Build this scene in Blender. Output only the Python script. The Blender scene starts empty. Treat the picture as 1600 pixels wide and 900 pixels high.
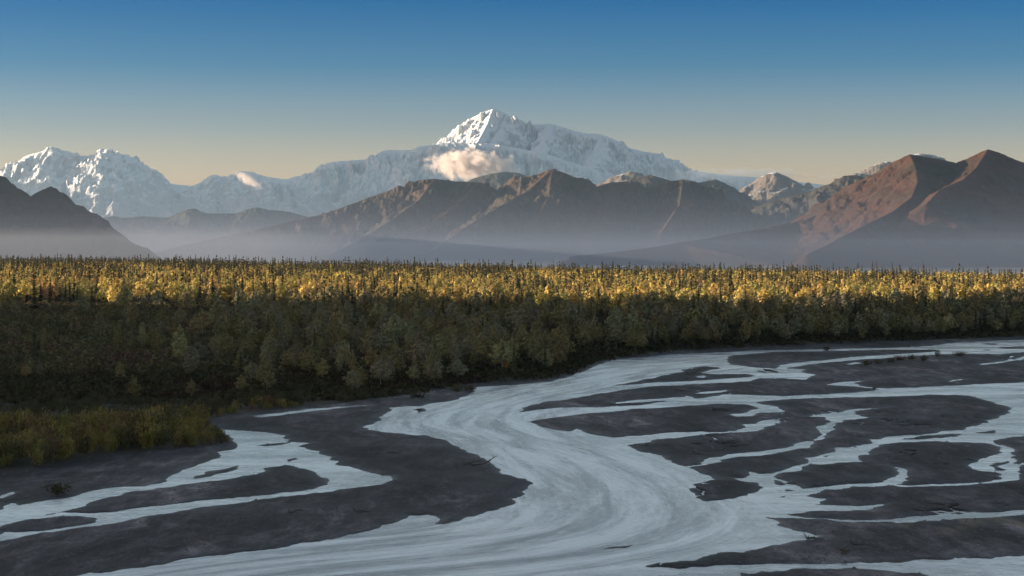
import bpy, math, random
import numpy as np

# ------------------------------------------------------------------ basics
W, HH = 1600.0, 900.0
F = 2986.0          # focal length in photo pixels (30 degree lens)
HY = 388.0          # eye level in the photograph
H = 35.0            # eye height above the water
SUN_EL, SUN_BEHIND = 5.0, 0.0
rng = np.random.default_rng(7)
random.seed(7)
sc = bpy.context.scene
col = sc.collection


def px(u, v, z=0.0):
    """photo pixel on a level of height z -> world x, y"""
    y = F * (H - z) / (v - HY)
    return ((u - 800.0) / F * y, y)


def px3(u, v, d):
    """photo pixel at a distance d -> world point"""
    return ((u - 800.0) / F * d, d, H + (HY - v) / F * d)


def to_px(x, y, z):
    return 800 + F * x / y, HY + F * (H - z) / y


# ------------------------------------------------------------------ noise
def _hash(ix, iy, seed):
    h = (ix.astype(np.int64) * 374761393 + iy.astype(np.int64) * 668265263 + seed * 982451653) & 0xFFFFFFFF
    h = ((h ^ (h >> 13)) * 1274126177) & 0xFFFFFFFF
    return h ^ (h >> 16)


def pnoise(x, y, seed=0):
    x = np.asarray(x, dtype=np.float64); y = np.asarray(y, dtype=np.float64)
    ix = np.floor(x); iy = np.floor(y)
    fx = x - ix; fy = y - iy
    u = fx * fx * fx * (fx * (fx * 6 - 15) + 10); v = fy * fy * fy * (fy * (fy * 6 - 15) + 10)

    def g(ax, ay, dx, dy):
        a = (_hash(ax, ay, seed) & 1023) * (2 * math.pi / 1024)
        return np.cos(a) * dx + np.sin(a) * dy
    n00 = g(ix, iy, fx, fy); n10 = g(ix + 1, iy, fx - 1, fy)
    n01 = g(ix, iy + 1, fx, fy - 1); n11 = g(ix + 1, iy + 1, fx - 1, fy - 1)
    a = n00 + u * (n10 - n00); b = n01 + u * (n11 - n01)
    return (a + v * (b - a)) * 1.45


def fbm(x, y, seed=0, octv=5, gain=0.5):
    s = 0.0; a = 1.0; t = 0.0
    for o in range(octv):
        s = s + a * pnoise(x, y, seed + o * 17); t += a
        x = x * 2.03; y = y * 2.03; a *= gain
    return s / t


def ridged(x, y, seed=0, octv=5, gain=0.5):
    s = 0.0; a = 1.0; t = 0.0
    for o in range(octv):
        n = 1 - np.abs(pnoise(x, y, seed + o * 17)) * 1.6
        s = s + a * n; t += a
        x = x * 2.07; y = y * 2.07; a *= gain
    return s / t


def sstep(a, b, x):
    t = np.clip((x - a) / (b - a), 0, 1)
    return t * t * (3 - 2 * t)


# ------------------------------------------------------------------ mesh helpers
def mesh_np(name, verts, faces, attrs=None, smooth=False):
    """faces: (n,k) int array with constant k"""
    me = bpy.data.meshes.new(name)
    verts = np.ascontiguousarray(verts, dtype=np.float32)
    faces = np.ascontiguousarray(faces, dtype=np.int32)
    k = faces.shape[1]
    me.vertices.add(len(verts)); me.vertices.foreach_set('co', verts.ravel())
    me.loops.add(faces.size); me.loops.foreach_set('vertex_index', faces.ravel())
    me.polygons.add(len(faces))
    me.polygons.foreach_set('loop_start', np.arange(0, faces.size, k, dtype=np.int32))
    me.polygons.foreach_set('loop_total', np.full(len(faces), k, dtype=np.int32))
    if smooth:
        me.polygons.foreach_set('use_smooth', np.ones(len(faces), dtype=bool))
    me.update(calc_edges=True)
    for n, a in (attrs or {}).items():
        a = np.ascontiguousarray(a, dtype=np.float32)
        if a.ndim == 1:
            at = me.attributes.new(n, 'FLOAT', 'POINT'); at.data.foreach_set('value', a)
        else:
            if a.shape[1] == 3:
                a = np.concatenate([a, np.ones((len(a), 1), np.float32)], 1)
            at = me.attributes.new(n, 'FLOAT_COLOR', 'POINT'); at.data.foreach_set('color', np.ascontiguousarray(a).ravel())
    return me


def link(name, me, mat=None, parent=None, loc=None):
    o = bpy.data.objects.new(name, me)
    col.objects.link(o)
    if mat is not None and me is not None and not me.materials:
        me.materials.append(mat)
    if parent is not None:
        o.parent = parent
    if loc is not None:
        o.location = loc
    return o


def tag(o, label=None, cat=None, group=None, kind=None):
    for k, v in (('label', label), ('category', cat), ('group', group), ('kind', kind)):
        if v:
            o[k] = v
    return o


def grid_faces(nr, nc):
    i = np.arange((nr - 1) * nc).reshape(nr - 1, nc)[:, :-1].ravel()
    return np.stack([i, i + 1, i + nc + 1, i + nc], 1)


# ------------------------------------------------------------------ materials
def new_mat(name):
    m = bpy.data.materials.new(name); m.use_nodes = True
    nt = m.node_tree; nt.nodes.clear()
    out = nt.nodes.new('ShaderNodeOutputMaterial')
    return m, nt, out


class N:
    def __init__(s, nt): s.nt = nt

    def __call__(s, typ, _in=None, **kw):
        n = s.nt.nodes.new(typ)
        for k, v in kw.items(): setattr(n, k, v)
        for k, v in (_in or {}).items():
            if isinstance(v, bpy.types.NodeSocket): s.nt.links.new(v, n.inputs[k])
            else: n.inputs[k].default_value = v
        return n

    def math(s, op, a, b=0.0, c=0.0, clamp=False):
        n = s.nt.nodes.new('ShaderNodeMath'); n.operation = op; n.use_clamp = clamp
        for i, v in enumerate((a, b, c)):
            if isinstance(v, bpy.types.NodeSocket): s.nt.links.new(v, n.inputs[i])
            else: n.inputs[i].default_value = v
        return n.outputs[0]

    def mix(s, f, a, b, mode='MIX'):
        n = s.nt.nodes.new('ShaderNodeMix'); n.data_type = 'RGBA'; n.blend_type = mode
        for i, v in ((0, f), (6, a), (7, b)):
            if isinstance(v, bpy.types.NodeSocket): s.nt.links.new(v, n.inputs[i])
            else: n.inputs[i].default_value = v if i == 0 else (*v, 1)
        return n.outputs[2]

    def ramp(s, fac, stops, interp='LINEAR'):
        n = s.nt.nodes.new('ShaderNodeValToRGB'); n.color_ramp.interpolation = interp
        e = n.color_ramp.elements
        while len(e) < len(stops): e.new(0.5)
        for k, (p, c) in enumerate(stops):
            e[k].position = p; e[k].color = (*c, 1) if len(c) == 3 else c
        s.nt.links.new(fac, n.inputs[0])
        return n.outputs[0]

    def noise(s, vec, scale, detail=4, rough=0.55, dist=0.0):
        n = s.nt.nodes.new('ShaderNodeTexNoise')
        n.inputs['Scale'].default_value = scale; n.inputs['Detail'].default_value = detail
        n.inputs['Roughness'].default_value = rough; n.inputs['Distortion'].default_value = dist
        s.nt.links.new(vec, n.inputs['Vector'])
        return n.outputs['Fac']

    def mapping(s, vec, scale=(1, 1, 1), rot=(0, 0, 0)):
        n = s.nt.nodes.new('ShaderNodeMapping')
        n.inputs['Scale'].default_value = scale; n.inputs['Rotation'].default_value = rot
        s.nt.links.new(vec, n.inputs['Vector'])
        return n.outputs[0]

    def link(s, a, b): s.nt.links.new(a, b)


def foliage_mat(name, from_attr, translucent=0.35):
    """leaf colour: per-tree colour (object colour, or a point colour in the massed forest) varied per leaf clump"""
    m, nt, out = new_mat(name); n = N(nt)
    if from_attr:
        base = n('ShaderNodeAttribute', attribute_name='tint').outputs['Color']
    else:
        base = n('ShaderNodeObjectInfo').outputs['Color']
    v = n('ShaderNodeAttribute', attribute_name='leafvar').outputs['Fac']
    hsv = n('ShaderNodeHueSaturation', {'Color': base, 'Value': n.math('MULTIPLY_ADD', v, 0.36, 0.82),
                                       'Hue': n.math('MULTIPLY_ADD', v, 0.03, 0.485)}).outputs[0]
    d = n('ShaderNodeBsdfDiffuse', {'Color': hsv})
    t = n('ShaderNodeBsdfTranslucent', {'Color': hsv})
    mx = n('ShaderNodeMixShader', {0: translucent, 1: d.outputs[0], 2: t.outputs[0]})
    n.link(mx.outputs[0], out.inputs['Surface'])
    return m


def bark_mat(name, c1, c2):
    m, nt, out = new_mat(name); n = N(nt)
    g = n('ShaderNodeTexCoord').outputs['Object']
    f = n.noise(n.mapping(g, (2, 2, 5)), 1.5, 3)
    d = n('ShaderNodeBsdfPrincipled', {'Base Color': n.mix(f, c1, c2), 'Roughness': 0.9})
    n.link(d.outputs[0], out.inputs['Surface'])
    return m


def ground_mat():
    m, nt, out = new_mat('river_gravel_and_forest_floor'); n = N(nt)
    pos = n('ShaderNodeNewGeometry').outputs['Position']
    cover = n('ShaderNodeAttribute', attribute_name='cover').outputs['Fac']
    wet = n('ShaderNodeAttribute', attribute_name='wet').outputs['Fac']
    sun_patch = n('ShaderNodeAttribute', attribute_name='sun_patch').outputs['Fac']
    big = n.noise(n.mapping(pos, (0.035, 0.014, 1)), 1, 7, 0.68, 0.8)
    mid = n.noise(n.mapping(pos, (0.45, 0.10, 1)), 1, 7, 0.72, 0.3)
    dry = n.ramp(n.noise(n.mapping(pos, (0.10, 0.032, 1)), 1, 6, 0.7, 1.2), [(0.50, (0, 0, 0)), (0.60, (1, 1, 1))])
    damp = n.ramp(n.noise(n.mapping(pos, (0.07, 0.02, 1), (0, 0, 0.3)), 1, 5, 0.65, 1.5), [(0.50, (0, 0, 0)), (0.57, (1, 1, 1))])
    fine = n.noise(n.mapping(pos, (3.0, 1.6, 1)), 1.0, 5, 0.75)
    grav = n.ramp(big, [(0.36, (0.022, 0.0175, 0.018)), (0.47, (0.044, 0.036, 0.038)), (0.54, (0.066, 0.055, 0.058)), (0.63, (0.150, 0.128, 0.132))])
    grav = n.mix(n.ramp(mid, [(0.38, (0, 0, 0)), (0.64, (1, 1, 1))]), n.mix(1.0, grav, (0.50, 0.49, 0.49), 'MULTIPLY'), n.mix(1.0, grav, (1.25, 1.24, 1.25), 'MULTIPLY'))
    grav = n.mix(n.ramp(fine, [(0.40, (0, 0, 0)), (0.66, (1, 1, 1))]), n.mix(1.0, grav, (0.62, 0.61, 0.61), 'MULTIPLY'), n.mix(1.0, grav, (1.3, 1.28, 1.27), 'MULTIPLY'))
    grav = n.mix(n.math('MULTIPLY', dry, 0.75), grav, n.mix(1.0, grav, (2.0, 1.95, 1.9), 'MULTIPLY'))
    grav = n.mix(n.math('MULTIPLY', damp, 0.8), grav, n.mix(1.0, grav, (0.50, 0.48, 0.47), 'MULTIPLY'))
    grav = n.mix(sun_patch, grav, n.mix(mid, (0.06, 0.045, 0.034), (0.30, 0.205, 0.125)))  # sunlight tint mixed into the gravel colour
    grav = n.mix(wet, grav, n.mix(1.0, grav, (0.55, 0.55, 0.56), 'MULTIPLY'))
    vb = n.noise(pos, 0.03, 5, 0.6); vf = n.noise(pos, 0.6, 4, 0.7)
    veg = n.ramp(vb, [(0.35, (0.040, 0.036, 0.020)), (0.5, (0.055, 0.042, 0.024)), (0.62, (0.062, 0.038, 0.026)), (0.75, (0.045, 0.040, 0.022))])
    veg = n.mix(n.math('MULTIPLY', vf, 0.8), veg, n.mix(1.0, veg, (0.35, 0.35, 0.35), 'MULTIPLY'))
    plain = n('ShaderNodeAttribute', attribute_name='plain').outputs['Fac']
    fb = n.noise(n.mapping(pos, (0.0012, 0.00035, 1)), 1, 5, 0.6)
    veg = n.mix(plain, veg, n.ramp(fb, [(0.36, (0.07, 0.065, 0.045)), (0.48, (0.16, 0.13, 0.10)), (0.56, (0.30, 0.28, 0.26)), (0.64, (0.12, 0.10, 0.07))]))
    colr = n.mix(cover, grav, veg)
    rough = n.math('MULTIPLY_ADD', wet, -0.35, 0.9)
    bmp = n('ShaderNodeBump', {'Strength': 0.5, 'Distance': 0.12, 'Height': n.math('ADD', mid, fine)})
    p = n('ShaderNodeBsdfPrincipled', {'Base Color': colr, 'Roughness': rough, 'Normal': bmp.outputs[0], 'Specular IOR Level': 0.25})
    n.link(p.outputs[0], out.inputs['Surface'])
    return m


def water_mat():
    m, nt, out = new_mat('silty_river_water'); n = N(nt)
    pos = n('ShaderNodeNewGeometry').outputs['Position']
    flow = n('ShaderNodeAttribute', attribute_name='flow').outputs['Vector']     # streamline coordinates
    still = n('ShaderNodeAttribute', attribute_name='still').outputs['Fac']
    mt = n('ShaderNodeSeparateXYZ', {0: flow}).outputs[2]
    fl = n('ShaderNodeVectorMath', {0: flow, 1: (1, 1, 0)}, operation='MULTIPLY').outputs[0]

    def both(sa, sb, det, ro, di):
        a = n.noise(n.mapping(fl, sa), 1, det, ro, di); b_ = n.noise(n.mapping(pos, sb), 1, det, ro, di)
        return n.math('ADD', n.math('MULTIPLY', a, mt), n.math('MULTIPLY', b_, n.math('SUBTRACT', 1.0, mt)))
    s1 = both((0.30, 1.2, 1), (0.35, 0.30, 1), 6, 0.7, 0.5)
    s2 = both((0.025, 0.20, 1), (0.03, 0.06, 1), 5, 0.62, 0.7)
    rip = n.noise(n.mapping(pos, (1.6, 0.8, 1)), 1, 5, 0.65)
    hgt = n.math('ADD', n.math('MULTIPLY', s1, 1.0), n.math('ADD', n.math('MULTIPLY', rip, 0.8), n.math('MULTIPLY', s2, 1.2)))
    bmp = n('ShaderNodeBump', {'Strength': n.math('MULTIPLY_ADD', still, -0.22, 0.55), 'Distance': 0.3, 'Height': hgt})
    sm = n.math('MULTIPLY_ADD', s1, 0.28, n.math('MULTIPLY', s2, 0.72))
    silt = n.mix(n.ramp(sm, [(0.40, (0, 0, 0)), (0.58, (1, 1, 1))]), (0.26, 0.27, 0.28), (0.76, 0.76, 0.75))
    rgh = n.math('MULTIPLY_ADD', s2, 0.22, n.math('MULTIPLY_ADD', still, -0.10, 0.06))
    p = n('ShaderNodeBsdfPrincipled', {'Base Color': silt, 'Roughness': rgh, 'IOR': 1.33, 'Normal': bmp.outputs[0]})
    n.link(p.outputs[0], out.inputs['Surface'])
    return m


def hill_mat(name, cols, rock, scale):
    m, nt, out = new_mat(name); n = N(nt)
    g = n('ShaderNodeNewGeometry')
    pos = g.outputs['Position']
    b = n.noise(pos, 1.0 / scale, 6, 0.65, 0.4); f = n.noise(pos, 7.0 / scale, 5, 0.7)
    c = n.ramp(b, [(0.34, cols[0]), (0.48, cols[1]), (0.6, cols[2]), (0.72, cols[0])])
    nz = n('ShaderNodeSeparateXYZ', {0: g.outputs['Normal']}).outputs[2]
    steep = n.math('SUBTRACT', 1.0, n.ramp(n.math('ADD', nz, n.math('MULTIPLY', f, 0.25)), [(0.82, (0, 0, 0)), (1.0, (1, 1, 1))]))
    c = n.mix(n.math('MULTIPLY', steep, 0.6), c, rock)
    c = n.mix(n.math('MULTIPLY', f, 0.6), c, n.mix(1.0, c, (0.45, 0.45, 0.45), 'MULTIPLY'))
    bmp = n('ShaderNodeBump', {'Strength': 0.7, 'Distance': scale * 0.06, 'Height': f})
    p = n('ShaderNodeBsdfPrincipled', {'Base Color': c, 'Roughness': 0.95, 'Specular IOR Level': 0.1, 'Normal': bmp.outputs[0]})
    n.link(p.outputs[0], out.inputs['Surface'])
    return m


def snow_mat(name, scale, thr, rockcol, line=None):
    """snow on the gentle faces and gullies, bare rock where it is steep; below the height `line` more rock"""
    m, nt, out = new_mat(name); n = N(nt)
    g = n('ShaderNodeNewGeometry')
    pos = g.outputs['Position']
    f = n.noise(n.mapping(pos, (1, 1, 0.35)), 11.0 / scale, 7, 0.75); f2 = n.noise(n.mapping(pos, (1, 1, 0.5)), 1.6 / scale, 5, 0.65)
    sep = n('ShaderNodeSeparateXYZ', {0: g.outputs['Normal']})
    nz = sep.outputs[2]
    t = n.math('ADD', nz, n.math('ADD', n.math('MULTIPLY_ADD', f, 0.5, -0.25), n.math('MULTIPLY_ADD', f2, 0.5, -0.25)))
    if line:
        z = n('ShaderNodeSeparateXYZ', {0: pos}).outputs[2]
        t = n.math('ADD', t, n.math('MULTIPLY', n.math('SUBTRACT', n('ShaderNodeMapRange', {0: z, 1: line[0], 2: line[1], 3: 0.0, 4: 1.0}).outputs[0], 1.0), 0.6))
    s = n.ramp(t, [(thr - 0.07, (0, 0, 0)), (thr + 0.07, (1, 1, 1))])
    c = n.mix(s, rockcol, (0.72, 0.72, 0.73))
    bmp = n('ShaderNodeBump', {'Strength': 0.6, 'Distance': scale * 0.05, 'Height': f})
    p = n('ShaderNodeBsdfPrincipled', {'Base Color': c, 'Roughness': 0.8, 'Specular IOR Level': 0.15, 'Normal': bmp.outputs[0]})
    n.link(p.outputs[0], out.inputs['Surface'])
    return m


def volume_mat(name, color, density, aniso):
    m, nt, out = new_mat(name); n = N(nt)
    v = n('ShaderNodeVolumePrincipled', {'Color': (*color, 1), 'Density': density, 'Anisotropy': aniso})
    n.link(v.outputs[0], out.inputs['Volume'])
    return m


def cloud_mat(name, scale, density, color, soft=0.5):
    """scattering cloud: density falls off from the middle of the mesh outward, broken by noise"""
    m, nt, out = new_mat(name); n = N(nt)
    g = n('ShaderNodeTexCoord').outputs['Object']
    ln = n('ShaderNodeVectorMath', {0: g}, operation='LENGTH').outputs['Value']
    nz = n.noise(n.mapping(g, scale), 1.0, 5, 0.62, 0.3)
    d = n.math('SUBTRACT', n.math('ADD', n.math('SUBTRACT', 1.0, ln), n.math('MULTIPLY_ADD', nz, 2.4, -1.2)), 0.28)
    d = n.math('MULTIPLY', n.math('MULTIPLY', d, 1.0 / soft, clamp=True), density)
    v = n('ShaderNodeVolumePrincipled', {'Color': (*color, 1), 'Density': d, 'Anisotropy': 0.2})
    n.link(v.outputs[0], out.inputs['Volume'])
    return m


MAT = dict(
    ground=ground_mat(), water=water_mat(),
    birch_leaf=foliage_mat('birch_leaves', False), spruce_leaf=foliage_mat('spruce_needles', False, 0.12),
    birch_mass=foliage_mat('forest_birch_leaves', True), spruce_mass=foliage_mat('forest_spruce_needles', True, 0.12),
    willow_leaf=foliage_mat('willow_leaves', False, 0.3), brush=foliage_mat('brush_leaves', True, 0.25),
    birch_bark=bark_mat('birch_bark', (0.30, 0.28, 0.24), (0.12, 0.10, 0.08)),
    dark_bark=bark_mat('spruce_bark', (0.05, 0.04, 0.03), (0.09, 0.07, 0.05)),
    drift=bark_mat('driftwood', (0.10, 0.09, 0.075), (0.035, 0.03, 0.027)),
    stone=bark_mat('river_stone', (0.025, 0.022, 0.022), (0.15, 0.135, 0.135)),
)

# ------------------------------------------------------------------ the river: shorelines traced on the level water
WATER = [
    # main river with the open water on the right, from the near left shore round to the right
    [(60, 915), (117, 899), (300, 873), (400, 860), (500, 847), (567, 833), (600, 824), (621, 812), (640, 804), (664, 805), (685, 812), (684, 819),
     (717, 815), (760, 801), (805, 784), (813, 775), (829, 760), (819, 749), (803, 745), (781, 737), (768, 724), (739, 709), (715, 697), (688, 687),
     (672, 681), (640, 679), (600, 675), (573, 673), (567, 667), (590, 658), (597, 650), (607, 637), (633, 635), (653, 635), (680, 629), (712, 625),
     (733, 617), (749, 605), (787, 602), (827, 599), (867, 595), (888, 590), (907, 582), (933, 570), (960, 562), (1007, 558), (1033, 555), (1087, 552),
     (1140, 550), (1193, 547.5), (1300, 545.5), (1400, 543.5), (1460, 540), (1490, 535), (1600, 531), (1750, 527), (1750, 1000), (60, 1000)],
    # left braid
    [(-90, 815), (-90, 860), (0, 845), (67, 833), (150, 822), (200, 813), (300, 795), (400, 782), (513, 768), (547, 763), (593, 757), (613, 747), (567, 735), (527, 722), (517, 715),
     (497, 707), (467, 698), (487, 692), (453, 691), (447, 680), (410, 675), (340, 671), (360, 683), (373, 697), (343, 707), (347, 712), (320, 723),
     (293, 733), (260, 747), (253, 755), (217, 760), (167, 763), (133, 770), (110, 777), (63, 783), (30, 789), (12, 786), (0, 797)],
    [(397, 651), (450, 642.5), (533, 635), (583, 633.5), (533, 638), (460, 646), (410, 653)],
    # shallow water reaching along the willows, far left
    [(-90, 770), (0, 775), (20, 768), (10, 778), (-90, 785)],
]
LAND = [
    # bars on the right, far to near
    [(1135, 563), (1140, 556), (1200, 551), (1300, 548.5), (1400, 547), (1459, 546.3), (1470, 548), (1440, 551.3), (1400, 553.5), (1347, 557), (1280, 563.5),
     (1247, 566.5), (1228, 569), (1212, 576), (1167, 573), (1140, 569)],
    [(951, 604), (988, 597), (1020, 591), (1049, 584), (1081, 575), (1108, 573), (1129, 575), (1092, 583), (1113, 585), (1167, 585), (1181, 587), (1167, 590),
     (1087, 595), (1007, 599)],
    [(805, 643), (813, 642), (827, 635), (848, 628), (893, 623), (953, 613), (1007, 605), (1087, 601), (1167, 596), (1185, 592), (1220, 592), (1256, 594), (1272, 585),
     (1248, 580), (1259, 577.5), (1227, 575.5), (1267, 569.5), (1349, 561.5), (1421, 557), (1467, 554), (1507, 553), (1560, 553.5), (1600, 550), (1750, 548),
     (1750, 588), (1600, 597), (1520, 601), (1440, 605), (1387, 607), (1355, 605), (1339, 600), (1349, 595), (1315, 597), (1291, 602), (1315, 603), (1349, 605),
     (1376, 609), (1360, 611), (1307, 615), (1220, 619), (1177, 617), (1129, 616), (1119, 619), (1087, 623), (1073, 618), (1047, 621.5), (961, 628.5), (964, 631),
     (1049, 625.5), (1007, 633), (960, 635), (867, 637), (813, 643.5)],
    [(821, 659), (867, 653), (980, 640.5), (1060, 636), (1113, 631.5), (1167, 631.5), (1180, 635), (1180, 640), (1167, 645), (1140, 647), (1153, 651), (1167, 651),
     (1180, 646.5), (1207, 644.5), (1223, 641), (1215, 635), (1193, 632), (1177, 629), (1220, 624.5), (1267, 622), (1373, 621), (1440, 617.5), (1493, 617.5), (1525, 619),
     (1547, 627), (1581, 639), (1581, 645), (1565, 652), (1533, 663), (1507, 671), (1440, 679), (1387, 682.5), (1373, 686), (1349, 695), (1307, 704), (1257, 716),
     (1257, 724), (1233, 731), (1207, 740), (1185, 740), (1169, 736), (1175, 743), (1167, 747), (1143, 747), (1167, 753), (1191, 760), (1191, 764), (1167, 775),
     (1127, 782), (1093, 783), (1087, 777), (1076, 763), (1103, 752), (1119, 749), (1092, 739), (1073, 730), (1100, 727), (1121, 723), (1140, 716), (1193, 711),
     (1240, 703), (1267, 697), (1288, 685), (1301, 672), (1317, 657), (1357, 652), (1331, 645), (1344, 641), (1395, 636), (1333, 639), (1301, 645), (1256, 651.5),
     (1296, 653), (1301, 659), (1277, 668), (1284, 677), (1273, 687), (1244, 693), (1239, 697), (1193, 704), (1156, 709), (1105, 716), (1097, 725), (1068, 728),
     (1049, 723), (1033, 712), (996, 705), (977, 696), (993, 693), (1020, 687), (1060, 684), (1113, 677.5), (1153, 675.5), (1185, 673), (1201, 667), (1209, 660),
     (1225, 653.5), (1207, 656), (1185, 659), (1161, 663), (1167, 668), (1151, 672.5), (1127, 674.5), (1044, 676), (993, 681), (955, 683.5), (928, 680), (911, 673),
     (901, 669), (896, 675), (867, 672), (840, 665)],
    [(1208, 744), (1232, 752), (1224, 755), (1256, 763), (1307, 759), (1360, 756), (1381, 753), (1400, 743), (1405, 737), (1397, 729), (1423, 737), (1413, 748),
     (1400, 757), (1440, 757), (1493, 756), (1555, 751), (1565, 740), (1540, 737), (1517, 731), (1544, 713), (1563, 708), (1565, 700), (1541, 692.5), (1440, 690), (1387, 694),
     (1368, 700), (1360, 709), (1344, 716), (1341, 721), (1307, 724), (1288, 726), (1264, 725.5), (1253, 735), (1216, 741)],
    [(1210, 750), (1222, 752), (1222, 758), (1212, 757)], [(1224, 764), (1238, 765), (1236, 767), (1226, 766.5)], [(1216, 775), (1232, 774), (1228, 776)],
    [(1282, 712), (1296, 709.5), (1293, 713)], [(1400, 687), (1453, 681.5), (1520, 677), (1500, 681), (1440, 687)], [(1517, 676), (1552, 672), (1550, 677.5)],
    [(1545, 728), (1572, 720), (1568, 735), (1550, 735)],
    [(1555, 691), (1568, 696), (1581, 711), (1584, 724), (1593, 736), (1587, 751), (1563, 753.5), (1493, 759), (1413, 761), (1333, 761), (1288, 767), (1253, 775),
     (1291, 780), (1285, 786), (1269, 791), (1347, 789.5), (1384, 787.5), (1362, 794), (1333, 799), (1261, 799.5), (1227, 803), (1280, 810.5), (1373, 812), (1467, 805),
     (1600, 797), (1750, 790), (1750, 670), (1600, 680)],
    [(1196, 809), (1333, 815), (1427, 817), (1493, 812), (1600, 804), (1750, 798), (1750, 860), (1600, 868), (1493, 872), (1360, 879), (1200, 879.5), (1140, 883),
     (1047, 887), (1007, 885), (1049, 877), (1113, 868), (1193, 856), (1257, 845), (1284, 837), (1227, 825), (1212, 820), (1213, 812.5)],
    [(1161, 896), (1267, 888), (1387, 892), (1440, 897), (1520, 930), (1090, 930)],
    [(938, 857.5), (965, 853), (995, 850.5), (975, 855)],
    [(1530, 537.5), (1560, 537), (1555, 539.3)], [(1560, 543), (1610, 541), (1610, 545), (1570, 545)], [(1530, 546.5), (1552, 546), (1545, 548)],
    [(1180, 579), (1192, 580), (1206, 583.5), (1190, 582)], [(645, 640), (660, 638), (665, 642), (652, 645)],
    # islands of the left braid
    [(53, 807), (80, 804), (133, 790), (150, 782), (200, 770), (287, 757), (333, 752), (400, 742), (420, 730), (450, 725), (467, 732), (500, 743), (513, 753),
     (493, 763), (400, 775), (300, 784), (200, 797), (147, 802), (100, 800)],
    [(-90, 836), (0, 824), (43, 811), (100, 807), (130, 808), (150, 816), (67, 830.5), (10, 831), (0, 836), (-90, 845)],
    [(397, 696.5), (455, 690.5), (440, 695), (417, 697.5)], [(300, 748), (345, 734), (375, 727), (340, 740)], [(448, 719), (462, 715), (466, 718), (455, 722)],
]
PONDS = [
    [(1081, 615), (1132, 609), (1135, 611.5), (1100, 616)], [(1530, 569), (1560, 565), (1590, 560), (1605, 556), (1605, 560), (1592, 563), (1560, 567.5), (1535, 570.5)],
    [(1088, 590), (1098, 586.5), (1104, 588.5), (1096, 591)], [(1320, 569), (1335, 566), (1346, 567), (1330, 570)], [(1480, 597), (1490, 593), (1500, 592), (1488, 597)],
]


def refine(poly, n=3, amp=0.18):
    """a traced outline (in pixels) -> world outline, edges broken up by midpoint displacement"""
    p = [px(u, v) for u, v in poly]
    r = random.Random(len(poly) * 13 + int(poly[0][0]))
    for _ in range(n):
        q = []
        for i, a in enumerate(p):
            b = p[(i + 1) % len(p)]
            L = math.hypot(b[0] - a[0], b[1] - a[1])
            d = r.gauss(0, 1) * min(amp * L * 0.4, 0.5)
            q.append(a)
            if L > 1.6:
                q.append(((a[0] + b[0]) / 2 - (b[1] - a[1]) / L * d, (a[1] + b[1]) / 2 + (b[0] - a[0]) / L * d))
        p = q
    return np.array(p)


def inside(poly, X, Y):
    r = np.zeros(X.shape, bool)
    x0, y0 = poly[:, 0], poly[:, 1]; x1, y1 = np.roll(x0, -1), np.roll(y0, -1)
    for a, b, c, d in zip(x0, y0, x1, y1):
        if b == d: continue
        m = (b > Y) != (d > Y)
        r ^= m & (X < (c - a) * (Y - b) / (d - b) + a)
    return r


def seg_dist2(X, Y, a, b, c, d):
    ex, ey = c - a, d - b
    t = np.clip(((X - a) * ex + (Y - b) * ey) / max(ex * ex + ey * ey, 1e-9), 0, 1)
    return (X - a - t * ex) ** 2 + (Y - b - t * ey) ** 2, t


POLYS = [(refine(p), 1) for p in WATER] + [(refine(p), 0) for p in LAND] + [(refine(p), 1) for p in PONDS]


def water_sd(X, Y):
    """signed distance to the shore on the level water: positive on land"""
    shp = X.shape
    X = X.ravel().astype(np.float64); Y = Y.ravel().astype(np.float64)
    wx = X + 1.0 * fbm(X / 5, Y / 9, 3, 4, 0.6); wy = Y + 2.6 * fbm(X / 5, Y / 9, 9, 4, 0.6)
    wat = np.zeros(X.shape, bool); d2 = np.full(X.shape, 30.0 ** 2)
    order = np.argsort(wy); ys = wy[order]
    for poly, w in POLYS:
        lo = np.searchsorted(ys, poly[:, 1].min() - 0.01); hi = np.searchsorted(ys, poly[:, 1].max() + 0.01)
        ix = order[lo:hi]
        ins = inside(poly, wx[ix], wy[ix])
        wat[ix[ins]] = bool(w)
        q = np.roll(poly, -1, 0)
        for (a, b), (c, d) in zip(poly, q):
            if a == c and b == d: continue
            l2 = np.searchsorted(ys, min(b, d) - 30); h2 = np.searchsorted(ys, max(b, d) + 30)
            ix = order[l2:h2]
            m = (wx[ix] > min(a, c) - 30) & (wx[ix] < max(a, c) + 30)
            ix = ix[m]
            dd, _ = seg_dist2(wx[ix], wy[ix], a, b, c, d)
            d2[ix] = np.minimum(d2[ix], dd)
    sd = np.sqrt(d2)
    # shores of overlapping outlines lie inside the water of another one: the sign settles it
    return np.where(wat, -sd, sd).reshape(shp)


# ------------------------------------------------------------------ the land
BANK_PX = [(-800, 655), (-300, 648), (0, 640), (200, 633), (400, 634), (560, 627), (660, 616), (745, 600), (850, 596), (900, 584), (935, 565), (1000, 556), (1060, 550), (1200, 543.5), (1400, 535),
           (1600, 527), (2000, 515), (2500, 505)]
BANK = [(-1500.0, 380.0)] + [px(u, v) for u, v in BANK_PX] + [(3000.0, 1500.0)]
BANK_POLY = np.array(BANK + [(9000.0, 9000.0), (-9000.0, 9000.0), (-9000.0, 380.0)])
SPIT = np.array([px(u, v) for u, v in [(-300, 760), (0, 744), (60, 735), (150, 716), (250, 706), (330, 700), (362, 692), (366, 684), (330, 668), (318, 660), (345, 654), (400, 644), (520, 634), (620, 622),
                                         (650, 616), (560, 600), (300, 600), (-300, 620)]])


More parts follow.
